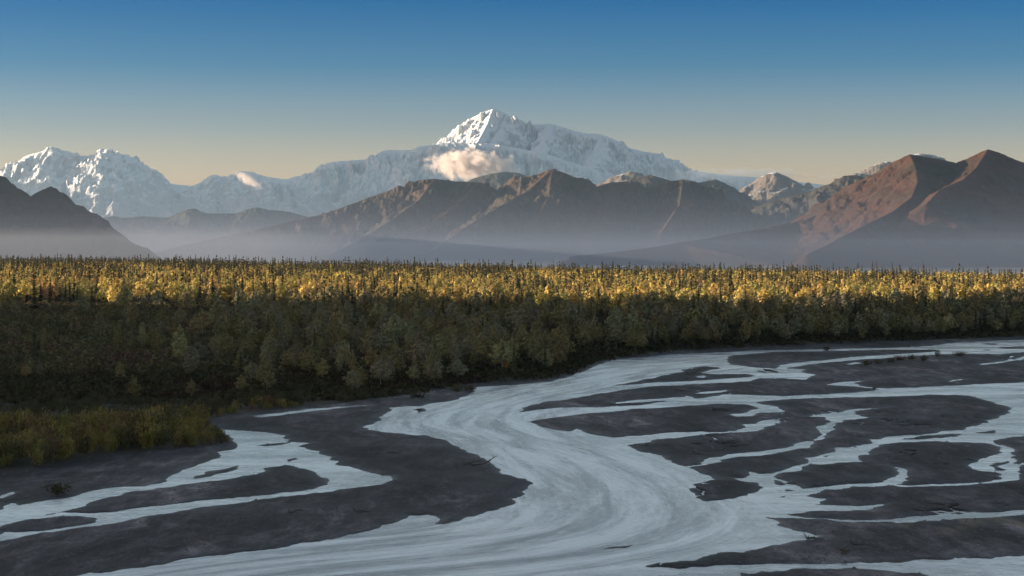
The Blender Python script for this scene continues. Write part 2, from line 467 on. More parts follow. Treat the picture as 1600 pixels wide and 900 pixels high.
def bank_dist(x, y):
    d2 = np.full(np.shape(x), 1e12)
    for (a, b), (c, d) in zip(BANK[:-1], BANK[1:]):
        dd, _ = seg_dist2(x, y, a, b, c, d); d2 = np.minimum(d2, dd)
    return np.sqrt(d2) * np.where(inside(BANK_POLY, x, y), 1, -1)


def shape_u(x, y): return 800 + F * x / np.maximum(y, 30)


def far_edge(u):
    return np.interp(u, [-600, 0, 400, 800, 1200, 1600, 2200], [2250, 2200, 2000, 1750, 1550, 1300, 1150])


def land_z(x, y, b=None):
    """height of bank, plateau and valley floor behind the shore line"""
    if b is None: b = bank_dist(x, y)
    u = shape_u(x, y)
    wid = np.interp(u, [-200, 300, 500, 800, 1000, 1600], [270, 260, 200, 110, 60, 55])
    top = np.interp(u, [-200, 250, 700, 1000, 1600], [11.5, 11.5, 9.0, 8.0, 8.5])
    t = np.clip(b / wid, 0, 1)
    prof = t * t * (3 - 2 * t) * 0.55 + 0.45 * (1 - (1 - t) ** 1.7)
    z = 0.45 * sstep(0, 4, b) + top * prof
    z = z + sstep(10, 80, b) * (1.1 * fbm(x / 90, y / 90, 21, 4) + 0.35 * fbm(x / 14, y / 14, 5, 3))
    fe = far_edge(u)
    z = z + sstep(60, 200, b) * 1.6 * fbm(x / 260, y / 420, 33, 3)
    fall = sstep(0, 900, y - fe)
    z = z * (1 - fall) + (-22.0) * fall
    # unseen ridge added left of the view, shaped to keep the river bottoms shaded
    d2, _ = seg_dist2(x, y, -360.0, 60.0, -470.0, 660.0)
    ridge = 62.0 * (1 + 0.35 * fbm(x / 60, y / 45, 211, 3) * sstep(500, 600, y)) * np.exp(-d2 / (2 * 92.0 ** 2)) * sstep(-40, -330, u) * sstep(775, 700, y)
    notch = sstep(234, 239, y) * sstep(256, 251, y)        # saddle cut so one low sunbeam passes the added ridge to the bar
    z = z + ridge * (1 - notch) + np.minimum(ridge, 37.0) * notch
    return z


# ground: one sheet, fine where the river is seen, reaching to the far mountains
th_in = np.linspace(-0.30, 0.30, 1150)
g = 0.30 + 2.9 * (np.linspace(0, 1, 46)[1:] ** 1.8)
TH = np.concatenate([-g[::-1], th_in, g])
v_rows = np.concatenate([np.linspace(1500, 935, 25)[:-1], np.linspace(935, 524, 430)])
d_near = F * H / (v_rows - HY)
d_far = np.concatenate([np.linspace(d_near[-1], 2600, 120)[1:], np.geomspace(2600, 30900, 50)[1:]])
DD = np.concatenate([d_near, d_far])
GX = np.clip(DD[:, None] * TH[None, :], -10300, 10300); GY = np.repeat(DD[:, None], len(TH), 1)
b = bank_dist(GX, GY)
nr = len(d_near)
sd = np.full(GX.shape, 30.0)
sd[:nr + 12] = water_sd(GX[:nr + 12], GY[:nr + 12])
flat_n = fbm(GX / 18, GY / 30, 2, 4)
bar = (0.20 * (1 - np.exp(-np.maximum(sd, 0) / 0.7)) * (1 + 0.8 * fbm(GX / 12, GY / 20, 88, 3)) + 0.26 * (1 - np.exp(-np.maximum(sd, 0) / 8.0))) * (1 + 0.45 * fbm(GX / 25, GY / 40, 8, 3)) + 0.10 * np.maximum(flat_n, -0.6) * sstep(0.5, 6, sd) \
    + 0.06 * fbm(GX / 2.5, GY / 4, 18, 4) * sstep(0.0, 2, sd)
# shallow threads and puddles left on the low bars right of the main thread
thread = ridged(GX / 16 + 0.8 * fbm(GX / 9, GY / 12, 301, 3), GY / 42 + 0.8 * fbm(GX / 9, GY / 12, 302, 3), 303, 2)
Ug = shape_u(GX, GY)
bar = bar - 0.62 * sstep(0.83, 0.97, thread) * sstep(900, 1000, Ug) * sstep(0.0, 0.30, fbm(GX / 30, GY / 60, 305, 3)) * (b < -8)
bed = -0.45 * (1 - np.exp(np.minimum(sd, 0) / 2.5))
zr = np.where(sd > 0, bar, bed)
lz = land_z(GX, GY, b)
spit = inside(SPIT, GX, GY)
GZ = np.where(b > 0, np.maximum(zr * (b < 6), 0) * (sd > 0) + lz, zr + (lz - 0 if True else 0))
GZ = np.where((b > -5) & (sd < 0) & (b < 25), np.minimum(GZ, bed), GZ)
cover = sstep(-3, 3, b + 3.0 * fbm(GX / 8, GY / 8, 40, 3)) * (sd > 0.4)
cover = np.maximum(cover, spit * sstep(0.3, 2.0, sd))
cover = np.where(GY > 2700, 1.0, cover)
wet = np.exp(-np.maximum(sd, 0) / 2.2) * (1 - cover)
wet = np.maximum(wet, (sstep(0.0, -0.35, flat_n) * 0.45) * (1 - cover))
U = shape_u(GX, GY); V = HY + F * (H - GZ) / GY
sun_patch = sstep(1300, 1500, U) * sstep(792, 806, V) * sstep(850, 825, V) * sstep(0.0, 0.3, fbm(GX / 6, GY / 20, 61, 3)) * 0.6 * (1 - cover)  # patch of low sunlight on the near right bar, painted into the gravel
verts = np.stack([GX, GY, GZ], -1).reshape(-1, 3)
me = mesh_np('ground', verts, grid_faces(*GX.shape), dict(cover=cover.ravel(), wet=wet.ravel(), sun_patch=sun_patch.ravel(), plain=sstep(2500, 3000, GY).ravel()), smooth=True)
tag(link('ground', me, MAT['ground']), 'dark gravel river flats, wooded bank and valley floor', kind='structure')

# water: level sheet of the river with streamline coordinates for its ripples
xs = np.linspace(-260, 420, 220); ys = np.concatenate([np.linspace(70, 420, 140), np.linspace(425, 1000, 100)])
WX, WY = np.meshgrid(xs, ys)
FLOW = np.array([px(*p) for p in [(1250, 556), (1000, 578), (800, 622), (690, 655), (760, 690), (860, 730), (930, 780), (900, 830), (700, 860), (400, 885), (200, 915)]])
for _ in range(3):      # round off the corners of the thread
    FLOW = np.concatenate([FLOW[:1], np.stack([FLOW[:-1] * 0.75 + FLOW[1:] * 0.25, FLOW[:-1] * 0.25 + FLOW[1:] * 0.75], 1).reshape(-1, 2), FLOW[-1:]])
d2 = np.full(WX.shape, 1e12); al = np.zeros(WX.shape); off = np.zeros(WX.shape); s0 = 0.0
for (a, bb), (c, d) in zip(FLOW[:-1], FLOW[1:]):
    dd, t = seg_dist2(WX, WY, a, bb, c, d); L = math.hypot(c - a, d - bb)
    m = dd < d2
    cr = ((c - a) * (WY - bb) - (d - bb) * (WX - a)) / L
    al = np.where(m, s0 + t * L, al); off = np.where(m, np.sign(cr) * np.sqrt(dd), off); d2 = np.minimum(d2, dd); s0 += L
main_thread = sstep(32, 12, np.sqrt(d2))
flow = np.stack([al, off, main_thread], -1).reshape(-1, 3)
uu, vv = to_px(WX, WY, 0)
still = np.maximum(sstep(1000, 1130, uu) * sstep(600, 640, vv) * sstep(800, 760, vv), sstep(640, 560, uu) * sstep(650, 660, vv) * sstep(830, 800, vv))
me = mesh_np('river', np.stack([WX, WY, WX * 0], -1).reshape(-1, 3), grid_faces(*WX.shape), dict(still=still.ravel()), smooth=True)
at = me.attributes.new('flow', 'FLOAT_VECTOR', 'POINT'); at.data.foreach_set('vector', np.ascontiguousarray(flow, np.float32).ravel())
tag(link('river', me, MAT['water']), 'braided silver grey glacial river between gravel bars', kind='structure')


def slab_water(name, poly, d_z):
    p = np.array([(*px(u, v, d_z), d_z + 0.6) for u, v in poly])
    c = p.mean(0)
    n_ = len(p)
    fc = np.array([[i, (i + 1) % n_, n_] for i in range(n_)])
    m_ = mesh_np(name, np.vstack([p, c]), fc, dict(still=np.ones(n_ + 1)))
    a_ = m_.attributes.new('flow', 'FLOAT_VECTOR', 'POINT'); a_.data.foreach_set('vector', np.ascontiguousarray(np.vstack([p, c]), np.float32).ravel())
    tag(link(name, m_, MAT['water']), 'thin pale strip of river far off in the valley', kind='structure')


slab_water('river', [(262, 393.6), (300, 392.4), (365, 392.2), (372, 393.4), (330, 394.2), (280, 394.6)], -22.0)
slab_water('river', [(308, 398.2), (340, 397.6), (372, 399.6), (345, 400.0), (315, 399.2)], -22.0)

# ------------------------------------------------------------------ mountains
def spurs_for(ridge, every, length, drop_to, seed, lean=0.0, side=-1):
    """side ridges that run from the crest towards the viewer (side -1) or away (side 1)"""
    r = random.Random(seed); out = []
    pts = np.array([px3(*p) for p in ridge])
    L = np.concatenate([[0], np.cumsum(np.hypot(np.diff(pts[:, 0]), np.diff(pts[:, 1])))])
    s = every * r.uniform(0.3, 0.8)
    while s < L[-1]:
        i = min(np.searchsorted(L, s), len(L) - 1); t = (s - L[i - 1]) / max(L[i] - L[i - 1], 1e-6)
        p = pts[i - 1] * (1 - t) + pts[i] * t
        hgt = p[2] - drop_to
        if hgt > 0:
            ln = length * (0.4 + 0.6 * min(1, hgt / (0.6 * (pts[:, 2].max() - drop_to)))) * r.uniform(0.7, 1.15)
            ang = r.gauss(lean, 0.35); q = [tuple(p)]
            nn = 6
            for k in range(1, nn + 1):
                f_ = k / nn
                ang += r.gauss(0, 0.22)
                x0, y0, z0 = q[-1]
                z1 = p[2] - hgt * (f_ ** 0.8) * r.uniform(0.9, 1.04)
                q.append((x0 + math.sin(ang) * ln / nn, y0 + side * math.cos(ang) * ln / nn, z1))
            out.append(q)
        s += every * r.uniform(0.6, 1.5)
    return out


def mountain(name, label, ridges, extra, mat, floor, slope, res, gully=0.35, gl=0.06, rough=0.02, seed=1, pad=1.05):
    """height field grown from crest and spur lines; relief = gullies running down from the crests"""
    lines = [[px3(*p) for p in r] for r in ridges] + list(extra)
    P = np.array([p for l in lines for p in l])
    zmax = P[:, 2].max(); R = (zmax - floor)
    reach = R / slope * pad
    x0, x1 = P[:, 0].min() - reach * 0.5, P[:, 0].max() + reach * 0.5
    y0, y1 = P[:, 1].min() - reach * 0.6, P[:, 1].max() + reach * 0.8
    nx, ny = res
    X, Y = np.meshgrid(np.linspace(x0, x1, nx), np.linspace(y0, y1, ny))
    dx, dy = fbm(X / (R * 0.5), Y / (R * 0.5), seed, 4), fbm(X / (R * 0.5), Y / (R * 0.5), seed + 50, 4)
    Z = np.full(X.shape, -1e9); DB = np.zeros(X.shape); AR = np.zeros(X.shape)
    off = 0.0
    for li, l in enumerate(lines):
        s0 = 0.0
        for (a, b_, za), (c, d, zb) in zip(l[:-1], l[1:]):
            L = math.hypot(c - a, d - b_)
            m = np.nonzero((X.ravel() > min(a, c) - reach) & (X.ravel() < max(a, c) + reach))[0]
            xs_, ys_ = X.ravel()[m], Y.ravel()[m]
            dd, t = seg_dist2(xs_, ys_, a, b_, c, d)
            dist = np.sqrt(dd)
            wob = np.minimum(dist, R * 0.8) * 0.35
            dd, t = seg_dist2(xs_ + wob * dx.ravel()[m], ys_ + wob * dy.ravel()[m], a, b_, c, d)
            dist = np.sqrt(dd)
            zc = za + (zb - za) * t
            h_ = np.maximum(zc - floor, 1.0)
            # steep below the crest, easing out to a fan at the foot
            q = dist * slope / h_
            z = floor + h_ * np.where(q < 0.7, 1 - q, 0.3 * np.exp(-(q - 0.7) / 0.3)) - 0.0
            zz = Z.ravel()
            up = z > zz[m]
            idx = m[up]
            Z.ravel()[idx] = z[up]; DB.ravel()[idx] = dist[up]; AR.ravel()[idx] = (off + s0 + t * L)[up]
            s0 += L
        off += s0 + R
    rel = np.clip((Z - floor) / R, 0, 1)
    lam = R * gl
    fade = sstep(0, R * 0.14, DB) * np.clip(rel * 3, 0, 1)
    gl_n = ridged(AR / (lam * 3) + dx * 0.8, DB / (lam * 14) + dy * 0.5, seed + 7, 4)
    Z = Z + gully * R * 0.22 * (gl_n - 0.62) * fade
    rn = ridged(X / (lam * 4) + dx, Y / (lam * 4) + dy, seed + 3, 6, 0.6)
    Z = Z + gully * R * 0.20 * (rn - 0.62) * fade
    rf = ridged(AR / (lam * 0.9) + dx * 3, DB / (lam * 6) + dy, seed + 13, 4, 0.6)
    Z = Z + gully * R * 0.055 * (rf - 0.6) * sstep(0, R * 0.06, DB) * np.clip(rel * 3, 0, 1)
    Z = Z + R * rough * fbm(X / (lam * 1.2), Y / (lam * 1.2), seed + 5, 4, 0.6) * np.clip(rel * 3, 0, 1) * (0.35 + 0.65 * sstep(0, R * 0.08, DB))
    edge = np.minimum(np.minimum(X - x0, x1 - X), np.minimum(Y - y0, y1 - Y))
    Z = np.where(edge <= 0, floor - 30, Z)
    Z = np.maximum(Z, floor - 30) - 30 * np.exp(-rel * 60)
    me_ = mesh_np(name, np.stack([X, Y, Z], -1).reshape(-1, 3), grid_faces(ny, nx), smooth=True)
    o = link(name, me_, mat)
    tag(o, label, kind='structure')
    return o


FL = -22.0
m_brown = hill_mat('tundra_hill', [(0.045, 0.038, 0.021), (0.086, 0.046, 0.027), (0.064, 0.053, 0.027)], (0.053, 0.045, 0.041), 900)
m_red = hill_mat('red_tundra_hill', [(0.030, 0.026, 0.016), (0.085, 0.034, 0.019), (0.066, 0.040, 0.020)], (0.036, 0.027, 0.024), 420)
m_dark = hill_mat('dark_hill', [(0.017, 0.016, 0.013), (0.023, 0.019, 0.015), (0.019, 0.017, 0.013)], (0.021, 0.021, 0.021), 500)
m_far = hill_mat('far_hill', [(0.049, 0.045, 0.035), (0.070, 0.056, 0.042), (0.056, 0.052, 0.038)], (0.063, 0.059, 0.056), 1500)
m_snow = snow_mat('snow_massif', 1500, 0.52, (0.46, 0.46, 0.48), (200, 1300))
m_snow2 = snow_mat('snow_peak', 900, 0.97, (0.15, 0.12, 0.10))

# left dark hill
r1 = [(-160, 225, 4900), (-60, 238, 5000), (-10, 268, 5000), (0, 277, 5000), (10, 290, 5000), (40, 305, 5000), (50, 308, 5000), (57, 302, 5000), (62, 298, 5000), (70, 295, 5000), (80, 291, 5000),
      (87, 297, 5000), (95, 303, 5000), (110, 320, 4990), (125, 338, 4960), (135, 347, 4930), (150, 352, 4900), (175, 368, 4850), (190, 380, 4800), (205, 388, 4760), (225, 393, 4720), (242, 404, 4700)]
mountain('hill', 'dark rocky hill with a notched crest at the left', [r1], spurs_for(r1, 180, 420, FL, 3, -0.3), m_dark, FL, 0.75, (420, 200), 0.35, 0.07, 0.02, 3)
# central brown range
r2 = [(340, 402, 9500), (370, 392, 9600), (400, 372, 9700), (439, 351, 9800), (466, 348, 9850), (499, 336, 9900), (544, 321, 9950), (595, 301, 10000), (628, 291, 10000), (655, 281, 10000),
      (679, 279, 10000), (700, 282, 10000), (712, 283, 10000), (730, 283, 10000), (748, 285, 10000), (775, 297, 10000), (787, 294, 10000), (800, 288, 10000), (815, 277, 10000), (845, 271, 10000),
      (863, 264, 10000), (878, 268, 10000), (905, 279, 10000), (920, 289, 10000), (929, 292, 10000), (956, 284, 10000), (980, 284, 10000), (1004, 291, 10000), (1016, 293, 10000), (1040, 283, 10000),
      (1067, 280, 10000), (1085, 283, 10000), (1115, 297, 9950), (1136, 309, 9900), (1160, 324, 9850), (1187, 343, 9800), (1202, 354, 9750), (1240, 376, 9700), (1270, 395, 9650)]
sp = [[(679, 279, 10000), (655, 312, 9650), (610, 345, 9300), (555, 378, 8900), (515, 398, 8600)],
      [(863, 264, 10000), (825, 298, 9700), (775, 325, 9350), (722, 358, 9000), (685, 385, 8750), (655, 402, 8500)],
      [(863, 264, 10000), (858, 305, 9600), (838, 348, 9200), (800, 388, 8800)],
      [(748, 285, 10000), (722, 312, 9700), (690, 338, 9400), (640, 368, 9050), (590, 396, 8750)],
      [(1067, 280, 10000), (1062, 320, 9600), (1035, 360, 9200), (1015, 395, 8850)],
      [(956, 284, 10000), (952, 320, 9600), (925, 365, 9150), (905, 398, 8800)]]
mountain('hill', 'brown tundra range in front of the snow summit', [r2] + sp, spurs_for(r2, 420, 1100, FL, 11, -0.25), m_brown, FL, 0.62, (1100, 330), 0.85, 0.10, 0.022, 11)
# right big hill
r3 = [(2050, 300, 7000), (1800, 275, 7000), (1680, 262, 7000), (1600, 254, 7000), (1583, 248, 7000), (1561, 238, 7000), (1544, 233, 7000), (1533, 237, 7000), (1514, 248, 7000), (1497, 256, 7000), (1489, 253, 7000),
      (1464, 248, 7000), (1442, 244, 7000), (1422, 241, 7000), (1414, 244, 7000), (1394, 255, 7000), (1367, 274, 7000), (1339, 297, 7000), (1319, 312, 6980), (1297, 327, 6950), (1269, 338, 6900),
      (1233, 348, 6850), (1200, 356, 6800), (1145, 364, 6700), (1100, 373, 6600), (1058, 379, 6500), (1025, 385, 6450), (980, 391, 6400), (944, 395, 6350), (890, 400, 6300)]
sp3 = [[(1422, 241, 7000), (1431, 262, 6800), (1434, 285, 6600), (1424, 308, 6400), (1395, 330, 6200), (1350, 352, 5950), (1300, 378, 5600), (1260, 398, 5300)],
       [(1544, 233, 7000), (1527, 260, 6750), (1505, 280, 6550), (1468, 296, 6350), (1448, 318, 6150), (1440, 360, 6000)],
       ]
mountain('hill', 'red brown tundra hill with two rounded tops at the right', [r3] + sp3, spurs_for(r3, 520, 900, FL, 5, 0.0), m_red, FL, 0.6, (860, 340), 0.24, 0.10, 0.009, 21)
# hills behind
r4 = [(935, 310, 13000), (960, 300, 13000), (980, 281, 13000), (1000, 276, 13000), (1016, 273, 13000), (1040, 280, 13000), (1070, 289, 13000), (1094, 285, 13000), (1118, 280, 13000), (1133, 286, 13000), (1148, 295, 13000),
      (1166, 306, 13000), (1187, 321, 13000), (1210, 340, 13000), (1240, 360, 13000)]
mountain('hill', 'dark ridge behind the right end of the brown range', [r4], spurs_for(r4, 500, 1300, FL, 6), m_far, FL, 0.6, (320, 130), 0.5, 0.10, 0.02, 31)
r5 = [(1120, 380, 11000), (1150, 350, 11000), (1180, 325, 11000), (1200, 316, 11000), (1236, 306, 11000), (1275, 297, 11000), (1283, 291, 11000), (1306, 284, 11000), (1319, 274, 11000), (1339, 273, 11000), (1350, 277, 11000),
      (1380, 290, 11000), (1420, 310, 11000), (1500, 340, 11000)]
mountain('hill', 'dark hill between the brown range and the red hill', [r5], spurs_for(r5, 450, 1200, FL, 8, -0.3), m_far, FL, 0.6, (360, 140), 0.5, 0.10, 0.02, 41)
r6 = [(100, 345, 18000), (123, 333, 18000), (136, 331, 18000), (160, 340, 18000), (176, 337, 18000), (195, 340, 18000), (221, 337, 18000), (253, 339, 18000), (267, 340, 18000), (283, 332, 18000), (301, 325, 18000),
      (315, 332, 18000), (339, 333, 18000), (368, 333, 18000), (387, 327, 18000), (400, 323, 18000), (420, 327, 18000), (451, 330, 18000), (484, 339, 18000), (540, 360, 18000)]
mountain('hill', 'low hazy blue hills below the snow mountains at the left', [r6], spurs_for(r6, 500, 1300, FL, 9), m_far, FL, 0.5, (420, 130), 0.5, 0.10, 0.02, 51)
# peaks with broken snow
r7 = [(1130, 320, 17000), (1150, 300, 17000), (1165, 290, 17000), (1180, 285, 17000), (1200, 270, 17000), (1212, 268, 17000), (1230, 275, 17000), (1245, 283, 17000), (1257, 290, 17000), (1262, 284, 17000), (1272, 292, 17000), (1300, 300, 17000),
      (1350, 310, 17000)]
mountain('mountain', 'bare pointed mountain with snow patches right of the range', [r7], spurs_for(r7, 350, 1300, FL, 14, -0.2), m_snow2, FL, 0.75, (320, 150), 0.6, 0.09, 0.02, 61)
r8 = [(1310, 320, 18000), (1335, 300, 18000), (1348, 280, 18000), (1352, 263, 18000), (1368, 256, 18000), (1380, 252, 18000), (1395, 252, 18000), (1405, 250, 18000), (1425, 240, 18000), (1440, 239, 18000), (1462, 242, 18000), (1472, 250, 18000),
      (1500, 262, 18000), (1570, 268, 18000), (1600, 250, 18000), (1640, 262, 18000)]
mountain('mountain', 'pale snowy rock peaks just showing behind the red hill', [r8], spurs_for(r8, 350, 1500, FL, 15, -0.2), m_snow2, FL, 0.8, (400, 140), 0.6, 0.08, 0.02, 71)
r9 = [(900, 300, 16500), (925, 292, 16500), (940, 284, 16500), (955, 275, 16500), (975, 270, 16500), (985, 266, 16500), (1000, 268, 16500), (1015, 275, 16500), (1035, 287, 16500), (1060, 300, 16500)]
mountain('mountain', 'small snow dusted peak behind the brown range', [r9], spurs_for(r9, 300, 1300, FL, 16, -0.2), m_snow2, FL, 0.8, (220, 130), 0.6, 0.09, 0.02, 81)
r9b = [(700, 300, 18000), (740, 278, 18000), (765, 271, 18000), (790, 268, 18000), (812, 270, 18000), (835, 280, 18000), (860, 300, 18000)]
mountain('mountain', 'grey rocky ridge under the pink cloud', [r9b], spurs_for(r9b, 300, 1300, FL, 17, -0.2), m_far, FL, 0.8, (220, 130), 0.6, 0.09, 0.02, 86)
# snow mountains
r10 = [(-200, 300, 35000), (-60, 292, 35000), (-10, 288, 35000), (5, 268, 35000), (20, 258, 35000), (40, 243, 35000), (55, 238, 35000), (65, 236, 35000), (80, 228, 35000), (92, 234, 35000), (108, 236, 35000), (120, 242, 35000),
       (135, 243, 35000), (145, 241, 35000), (155, 236, 35000), (165, 232, 35000), (178, 237, 35000), (190, 241, 35000), (200, 241, 35000), (212, 252, 35000), (225, 266, 35000), (240, 277, 35000), (260, 286, 35000), (280, 288, 35000),
       (300, 290, 35000), (315, 284, 35000), (327, 277, 35000), (337, 272, 35000), (345, 278, 35000), (353, 275, 35000), (362, 276, 35000), (370, 269, 35000), (378, 267, 35000), (395, 268, 35000), (404, 272, 35000), (420, 276, 35000),
       (440, 279, 35000)]
mountain('mountain', 'broad snow covered mountain with two blunt tops at the left', [r10], spurs_for(r10, 800, 3600, FL, 18, 0.1), m_snow, FL, 0.72, (900, 320), 0.7, 0.06, 0.014, 91)
r11 = [(400, 300, 38000), (440, 279, 38000), (450, 279, 38000), (460, 275, 38000), (480, 273, 38000), (490, 265, 38000), (500, 258, 38000), (520, 252, 38000), (545, 250, 38000), (575, 248, 38000), (585, 243, 38000), (595, 236, 38000),
       (605, 233, 38000), (620, 234, 38000), (645, 233, 38000), (655, 228, 38000), (680, 225, 38000), (693, 222, 38000), (720, 221, 38000), (760, 223, 38000), (800, 229, 38000), (840, 236, 38000), (880, 248, 38000), (930, 265, 38000)]
r12 = [(660, 245, 42000), (693, 222, 42000), (705, 210, 42000), (720, 196, 42000), (735, 185, 42000), (748, 178, 42000), (757, 174, 42000), (770, 170, 42000), (778, 171, 42000), (790, 177, 42000), (800, 182, 42000), (812, 187, 42000),
       (825, 193, 42000), (835, 194, 42000), (850, 193.5, 42000), (858, 192, 42000), (872, 196, 42000), (895, 203, 42000), (915, 208, 42000), (925, 208, 42000), (940, 210, 42000), (955, 215, 42000), (970, 224, 42000), (985, 231, 42000),
       (1003, 236, 42000), (1020, 238, 42000), (1040, 246, 42000), (1055, 252, 42000), (1065, 260, 42000), (1080, 266, 42000), (1120, 272, 42000), (1200, 278, 42000), (1300, 290, 42000)]
sp12 = [[(770, 170, 42000), (763, 190, 41300), (755, 206, 40700), (745, 224, 40000)], [(790, 177, 42000), (785, 195, 41300), (775, 212, 40600), (765, 228, 40000)],
        [(858, 192, 42000), (850, 215, 41000), (840, 240, 40000)], [(940, 210, 42000), (930, 235, 41000), (920, 262, 39800)]]
mountain('mountain', 'great white snow summit lit along its ridges', [r12, r11] + sp12, spurs_for(r11, 700, 3200, FL, 19, -0.1) + spurs_for(r12[12:], 900, 3600, FL, 23, -0.1), m_snow, FL, 0.68, (1300, 400), 0.7, 0.05, 0.012, 101)

# unseen snow mountain added on the left, shaped so its shadow covers the range
r13 = [(-450, 247, 34850), (-450, 236, 35100), (-420, 130, 36300), (-470, 122, 38000), (-450, 138, 41000), (-520, 160, 43500)]
mountain('mountain', 'unseen added snow mountain left of the view, shading the range', [r13], spurs_for(r13, 1500, 3500, FL, 29), m_snow, FL, 0.8, (300, 300), 0.5, 0.06, 0.014, 111)

# ------------------------------------------------------------------ clouds
def cloud(label, u, v, d, w, h, thick, mat, rot=0.0):
    """a lump of cloud: a unit sphere scaled to its real size, filled with broken scattering"""
    me_ = bpy.data.meshes.get('cloud_lump')
    if me_ is None:
        import bmesh
        bm = bmesh.new(); bmesh.ops.create_icosphere(bm, subdivisions=3, radius=1.0)
        me_ = bpy.data.meshes.new('cloud_lump'); bm.to_mesh(me_); bm.free()
    me_ = me_.copy()
    o = link('cloud', me_, mat, None, px3(u, v, d))
    s = d / F
    o.scale = (w / 2 * s, thick / 2 * s, h / 2 * s); o.rotation_euler = (0, rot, 0)
    return tag(o, label, 'cloud', 'clouds around the mountains')


pink = cloud_mat('sunlit_cloud', (5.0, 3.5, 2.2), 0.015, (1, 0.88, 0.80))  # low-sun pink is put into the scattering colour
grey = cloud_mat('grey_cloud', (6.0, 2.0, 1.5), 0.0016, (0.45, 0.52, 0.60))  # shade put into the scattering colour; the sun reaches these clouds
cloud('pink white sunlit cloud in front of the great snow summit', 740, 258, 32500, 170, 58, 110, pink, math.radians(3))
cloud('small pink cloud on the low snow mountain left of centre', 388, 281, 32000, 60, 20, 30, pink, math.radians(28))
cloud('long grey cloud bank lying on the right shoulder of the summit', 1150, 274, 34000, 300, 34, 80, grey)
cloud('small grey cloud right of the bare pointed mountain', 1290, 276, 32500, 44, 18, 24, grey)

# ------------------------------------------------------------------ air
def air(name, label, lo, hi, mat):
    (x0, y0, z0), (x1, y1, z1) = lo, hi
    v = [(x, y, z) for z in (z0, z1) for y in (y0, y1) for x in (x0, x1)]
    f = [(0, 2, 3, 1), (4, 5, 7, 6), (0, 1, 5, 4), (2, 6, 7, 3), (0, 4, 6, 2), (1, 3, 7, 5)]
    return tag(link(name, mesh_np(name, np.array(v), np.array(f)), mat), label, kind='stuff')


air('haze', 'pale blue haze over the whole valley', (-10500, -500, -90), (10500, 31000, 1010), volume_mat('haze', (0.35, 0.51, 0.62), 1.8e-5, 0.68))
# low mist beyond the forest, thinning upwards
for k_, (top_, den_) in enumerate([(58, 9.0e-5), (82, 7.0e-5), (112, 4.4e-5), (150, 2.8e-5), (200, 1.5e-5), (270, 0.9e-5)]):
    air('mist', 'pale mist lying in the valley beyond the forest', (-10400 + 10 * k_, 2450 + 10 * k_, -85 + k_), (10400 - 10 * k_, 30800 - 20 * k_, top_), volume_mat('valley_mist', (0.50, 0.53, 0.64), den_, 0.75))

air('mist', 'denser mist at the foot of the notched dark hill', (-10250, 2530, -78), (-330, 4700, 64), volume_mat('foot_mist', (0.66, 0.64, 0.65), 1.7e-4, 0.75))

# ------------------------------------------------------------------ plants
def tube(path, rad, sides=6):
    V = []; Fc = []
    for i, (p, r) in enumerate(zip(path, rad)):
        for k in range(sides):
            a = 2 * math.pi * k / sides
            V.append((p[0] + math.cos(a) * r, p[1] + math.sin(a) * r, p[2]))
        if i:
            for k in range(sides):
                a, b_ = (i - 1) * sides + k, (i - 1) * sides + (k + 1) % sides
                Fc.append((a, b_, b_ + sides, a + sides))
    return np.array(V), np.array(Fc)


def join(parts):
    V = []; Fc = []; n_ = 0
    for v, f in parts:
        V.append(v); Fc.append(f + n_); n_ += len(v)
    return np.concatenate(V), np.concatenate(Fc)


def leaf_quads(C, size, r, out):
    """one small leaf-clump face at each centre, most of them facing out of the crown"""
    n_ = len(C)
    nm = out + r.normal(size=(n_, 3)) * 0.30; nm /= np.linalg.norm(nm, axis=1, keepdims=True)
    a = r.normal(size=(n_, 3)); a -= (a * nm).sum(1, keepdims=True) * nm; a /= np.linalg.norm(a, axis=1, keepdims=True)
    b_ = np.cross(nm, a)
    s = (size * r.uniform(0.6, 1.35, n_))[:, None] * 0.5
    V = np.stack([C - a * s - b_ * s * 0.6, C + a * s * 0.3 - b_ * s, C + a * s + b_ * s * 0.7, C - a * s * 0.4 + b_ * s], 1).reshape(-1, 3)
    Fc = np.arange(4 * n_).reshape(n_, 4)
    return V, Fc


def birch_points(n_, r, h, w, base, lobes):
    """leaf-clump centres of a broadleaf crown: several lobes round the stem, gaps between them"""
    C = []; O = []
    for k in range(lobes):
        t = (k + 0.5) / lobes
        z = base + (h - base) * (0.12 + 0.80 * t)
        prof = math.sin(math.pi * min(1, 0.16 + 0.84 * t) ** 0.85) ** 0.8 if t < 1 else 0
        ang = k * 2.4 + r.uniform(0, 1.2)
        rad = w * 0.5 * prof
        c = np.array([math.cos(ang) * rad * 0.5, math.sin(ang) * rad * 0.5, z])
        m_ = max(3, int(n_ / lobes * (0.5 + prof * 0.8)))
        d = r.normal(size=(m_, 3)); d /= np.linalg.norm(d, axis=1, keepdims=True)
        q = r.uniform(0.45, 1.0, (m_, 1)) ** 0.5
        C.append(c + d * q * np.array([rad * 0.72 + 0.25, rad * 0.72 + 0.25, (h - base) / lobes * 1.25])); O.append(d * 0.7)
    C = np.concatenate(C); O = np.concatenate(O)
    C[:, 2] = np.minimum(C[:, 2], h)
    g_ = C - np.array([0, 0, base + (h - base) * 0.40]); g_ = g_ / np.array([w, w, h - base])
    O = O + 0.8 * g_ / np.linalg.norm(g_, axis=1, keepdims=True)
    return C, O


